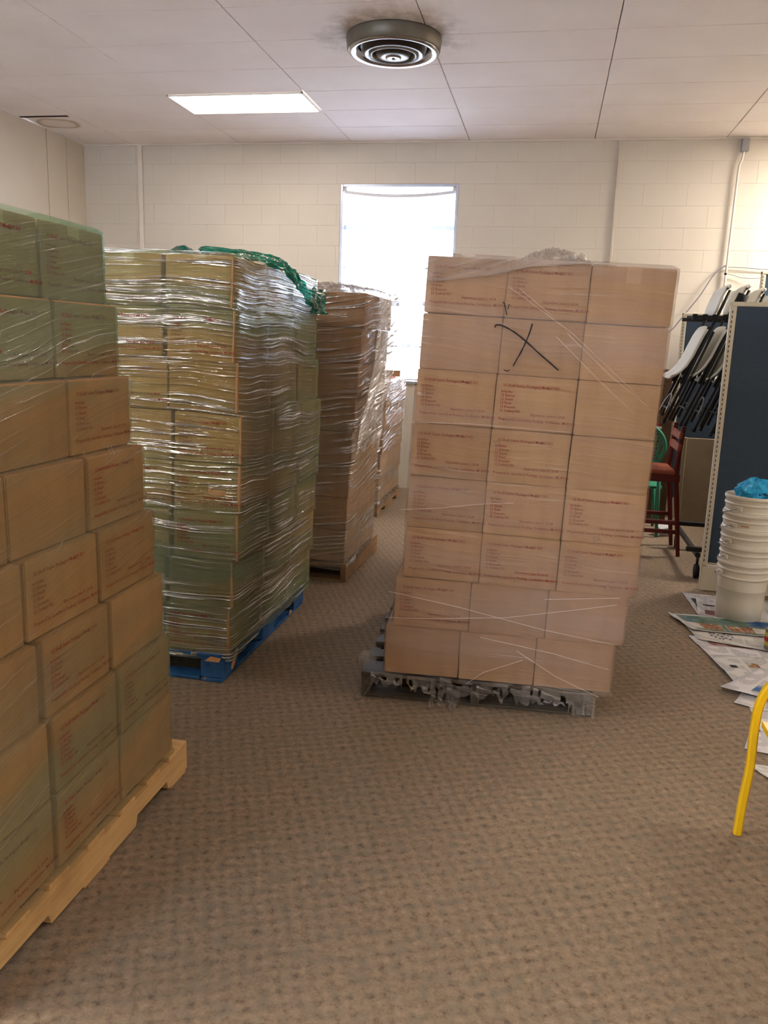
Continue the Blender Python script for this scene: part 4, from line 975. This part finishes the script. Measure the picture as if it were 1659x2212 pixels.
# ------------------------------------------------------------------ newspapers
def sheet(corners, z0, mt, label, photos=(), seed=0, lift=.006, name='newspaper_sheet'):
    """corners: 4 floor points in order (u0v0, u1v0, u1v1, u0v1)"""
    A, B, C_, D = [Vector((x, y, 0)) for x, y in corners]; nx, ny = 18, 18
    def pt(u, v, dz=0):
        p = A*(1-u)*(1-v)+B*u*(1-v)+C_*u*v+D*(1-u)*v
        e = abs(2*u-1)**4*.6+abs(2*v-1)**4*.4
        wv = noise.noise(Vector((p.x*7, p.y*7, seed)))+.4*noise.noise(Vector((p.x*20, p.y*20, seed)))
        fold = .004*math.exp(-((v-.5)*18)**2)
        return Vector((p.x, p.y, z0+lift*(.5+.5*wv)*(.4+.9*e)+fold+dz))
    def grid(u0, u1, v0, v1, n_, m_, dz):
        vs = []; uv = []; fs = []
        for i in range(n_+1):
            for j in range(m_+1): u = u0+(u1-u0)*i/n_; v = v0+(v1-v0)*j/m_; vs.append(pt(u, v, dz)); uv.append((u, v))
        for i in range(n_):
            for j in range(m_): a = i*(m_+1)+j; fs.append((a, a+m_+1, a+m_+2, a+1))
        return vs, fs, uv
    vs, fs, uv = grid(0, 1, 0, 1, nx, ny, 0)
    o = MB().add(vs, fs).build(name, mt, smooth=True, uvf=lambda i: uv[i])
    so = o.modifiers.new('thickness', 'SOLIDIFY'); so.thickness = .0012; so.offset = -1
    tag(o, label, 'newspaper', 'newspapers spread on the carpet')
    for (u0, u1, v0, v1, m_) in photos:
        a, b, uv2 = grid(u0, u1, v0, v1, 6, 6, .0012); MB().add(a, b).build('printed_picture', M[m_], o, True)
    return o
# u grows to the right, v grows away from the viewer
sheet([(.985, 5.02), (1.50, 4.95), (1.52, 5.45), (.965, 5.475)], .002, M['news1'], 'newspaper page lying under the bucket stack, farthest back', [(.05, .12, .2, .75, 'ph_black'), (.18, .36, .10, .26, 'ph_people'), (.14, .3, .75, .82, 'ph_black')], 1)
sheet([(.985, 5.0), (1.30, 4.93), (1.40, 5.36), (1.03, 5.38)], .008, M['news2'], 'second newspaper page tucked behind the green advert page', [(.12, .5, .05, .3, 'ph_people'), (.1, .3, .5, .6, 'ph_black')], 2)
sheet([(.93, 4.28), (1.60, 4.18), (1.62, 4.62), (.865, 4.60)], .004, M['news2'], 'newspaper page with brown photo strip below the puzzle page', [(.10, .42, .62, .80, 'ph_people'), (.48, .66, .62, .80, 'ph_people')], 3)
sheet([(.905, 4.535), (1.50, 4.38), (1.60, 4.80), (.872, 4.76)], .011, M['news1'], 'newspaper page with crossword puzzle in front of the green advert page', [], 4)
gr = sheet([(.895, 4.66), (1.42, 4.66), (1.46, 4.93), (.800, 4.945)], .017, M['news1'], 'green bordered grocery advert page with food pictures before the buckets', [(.06, .97, .04, .12, 'ph_green'), (.05, .64, .50, .92, 'ph_green'), (.07, .14, .50, .92, 'ph_blue'), (.16, .36, .14, .46, 'ph_food'), (.42, .66, .14, .46, 'ph_food'), (.05, .97, .46, .50, 'ph_green'), (.64, .84, .55, .95, 'ph_blue'), (.37, .41, .12, .46, 'ph_green')], 5, .012)
ps = MB()
for (i, j) in ((0, 2), (1, 1), (2, 3), (3, 2), (4, 1), (5, 3), (3, 0), (1, 4), (4, 4), (6, 2), (2, 0), (5, 0), (0, 4), (6, 4)): ps.box((.985+.018*i, 4.55+.020*j, .0215), (.012, .012, .001))
pz = ps.build('crossword_square', M['ph_black']); pz['kind'] = 'stuff'
pz.parent = next(o for o in C.objects if o.get('label', '').startswith('newspaper page with crossword'))
sheet([(.985, 3.87), (1.60, 3.80), (1.62, 4.36), (.918, 4.285)], .016, M['news1'], 'newspaper page with small orange picture and column text', [(.22, .30, .68, .80, 'ph_food'), (.28, .42, .45, .62, 'ph_people'), (.08, .13, .62, .70, 'ph_black')], 6)
sheet([(.925, 3.71), (1.45, 3.50), (1.60, 3.85), (1.02, 3.92)], .004, M['news2'], 'plain newspaper page peeping out lowest under the olive print page', [], 7)
sheet([(.888, 3.84), (1.38, 3.62), (1.50, 4.12), (1.13, 4.13)], .023, M['news2'], 'newspaper page with olive coloured print nearest the yellow chair', [(.34, .86, .55, .88, 'ph_yellow'), (.22, .38, .12, .34, 'ph_blue')], 8)
sheet([(.975, 3.42), (1.40, 3.36), (1.42, 3.72), (.985, 3.70)], .002, M['news2'], 'newspaper page half hidden behind the bend of the yellow chair', [], 9)
sheet([(.872, 3.255), (1.30, 3.16), (1.35, 3.45), (.93, 3.43)], .004, M['news2'], 'blank looking newspaper page behind the yellow chair leg', [], 10)
sheet([(.915, 3.02), (1.10, 2.80), (1.25, 3.10), (.842, 3.138)], .003, M['news1'], 'nearest newspaper corner with text beside the yellow chair leg', [], 11)

# tin can
cn = tag(empty('tin_can', (1.275, 4.46, .022)), 'yellow-green labelled tin can standing on the newspapers at the right edge', 'can')
MB().lathe([(0, 0), (.05, 0), (.052, .004), (.051, .012), (.052, .02), (.052, .098), (.051, .106), (.0525, .112), (.050, .115), (.047, .110), (0, .108)], 40).build('body', M['can_metal'], cn, True)
MB().lathe([(.0525, .022), (.0527, .060), (.0525, .096)], 40).build('label_band', M['can_label'], cn, True)
MB().lathe([(.0531, .045), (.0531, .070)], 40).build('red_band', M['label_red'], cn, True)

# ------------------------------------------------------------------ yellow metal chair, only its front leg and arm bend in view
yc = tag(empty('metal_chair', (.714, 2.622, 0)), 'bright yellow metal chair with bent tube leg at the right edge', 'chair')
def sq_tube(pts, w_, d_, name):
    P = smooth_path(pts, 8); vs = []; fs = []
    for i, p in enumerate(P):
        d = (P[min(i+1, len(P)-1)]-P[max(i-1, 0)]).normalized(); a = Vector((0, 1, 0)); a = (a-d*a.dot(d)).normalized(); b = d.cross(a)
        for (sa, sb) in ((-1, -.6), (-.6, -1), (.6, -1), (1, -.6), (1, .6), (.6, 1), (-.6, 1), (-1, .6)): vs.append(p+a*sa*w_/2+b*sb*d_/2)
    n = 8
    for i in range(len(P)-1):
        for k in range(n): fs.append((i*n+k, i*n+(k+1) % n, (i+1)*n+(k+1) % n, (i+1)*n+k))
    fs += [tuple(range(n))[::-1], tuple(range((len(P)-1)*n, len(P)*n))]
    return MB().add(vs, fs).build(name, M['yellow'], yc, False)
for dy in (0, -.50):
    sq_tube([(0, dy, .004), (.004, dy, .12), (.012, dy, .25), (.010, dy, .38), (.018, dy, .47), (.050, dy, .54), (.10, dy, .568), (.20, dy, .575), (.42, dy, .55)], .026, .026, 'front_leg')
    sq_tube([(.42, dy, .55), (.47, dy, .54), (.50, dy, .48), (.52, dy, .3), (.56, dy, .004)], .026, .026, 'rear_leg')
MB().add(*(lambda vs: (vs, [(0, 1, 2, 3), (7, 6, 5, 4), (0, 4, 5, 1), (1, 5, 6, 2), (2, 6, 7, 3), (3, 7, 4, 0)]))([(.03, -.5, .385), (.48, -.5, .36), (.48, 0, .36), (.03, 0, .385), (.03, -.5, .405), (.48, -.5, .38), (.48, 0, .38), (.03, 0, .405)])).build('seat', M['yellow'], yc)
sq_tube([(.50, 0, .40), (.53, .0, .70), (.56, -.06, .84), (.56, -.44, .84), (.53, -.50, .70), (.50, -.50, .40)], .026, .026, 'back_frame')
for dy in (-.12, -.25, -.38): MB().box((.535, dy, .60), (.012, .05, .44), Matrix.Rotation(R(6), 3, 'Y'), .003).build('back_slat', M['yellow'], yc)
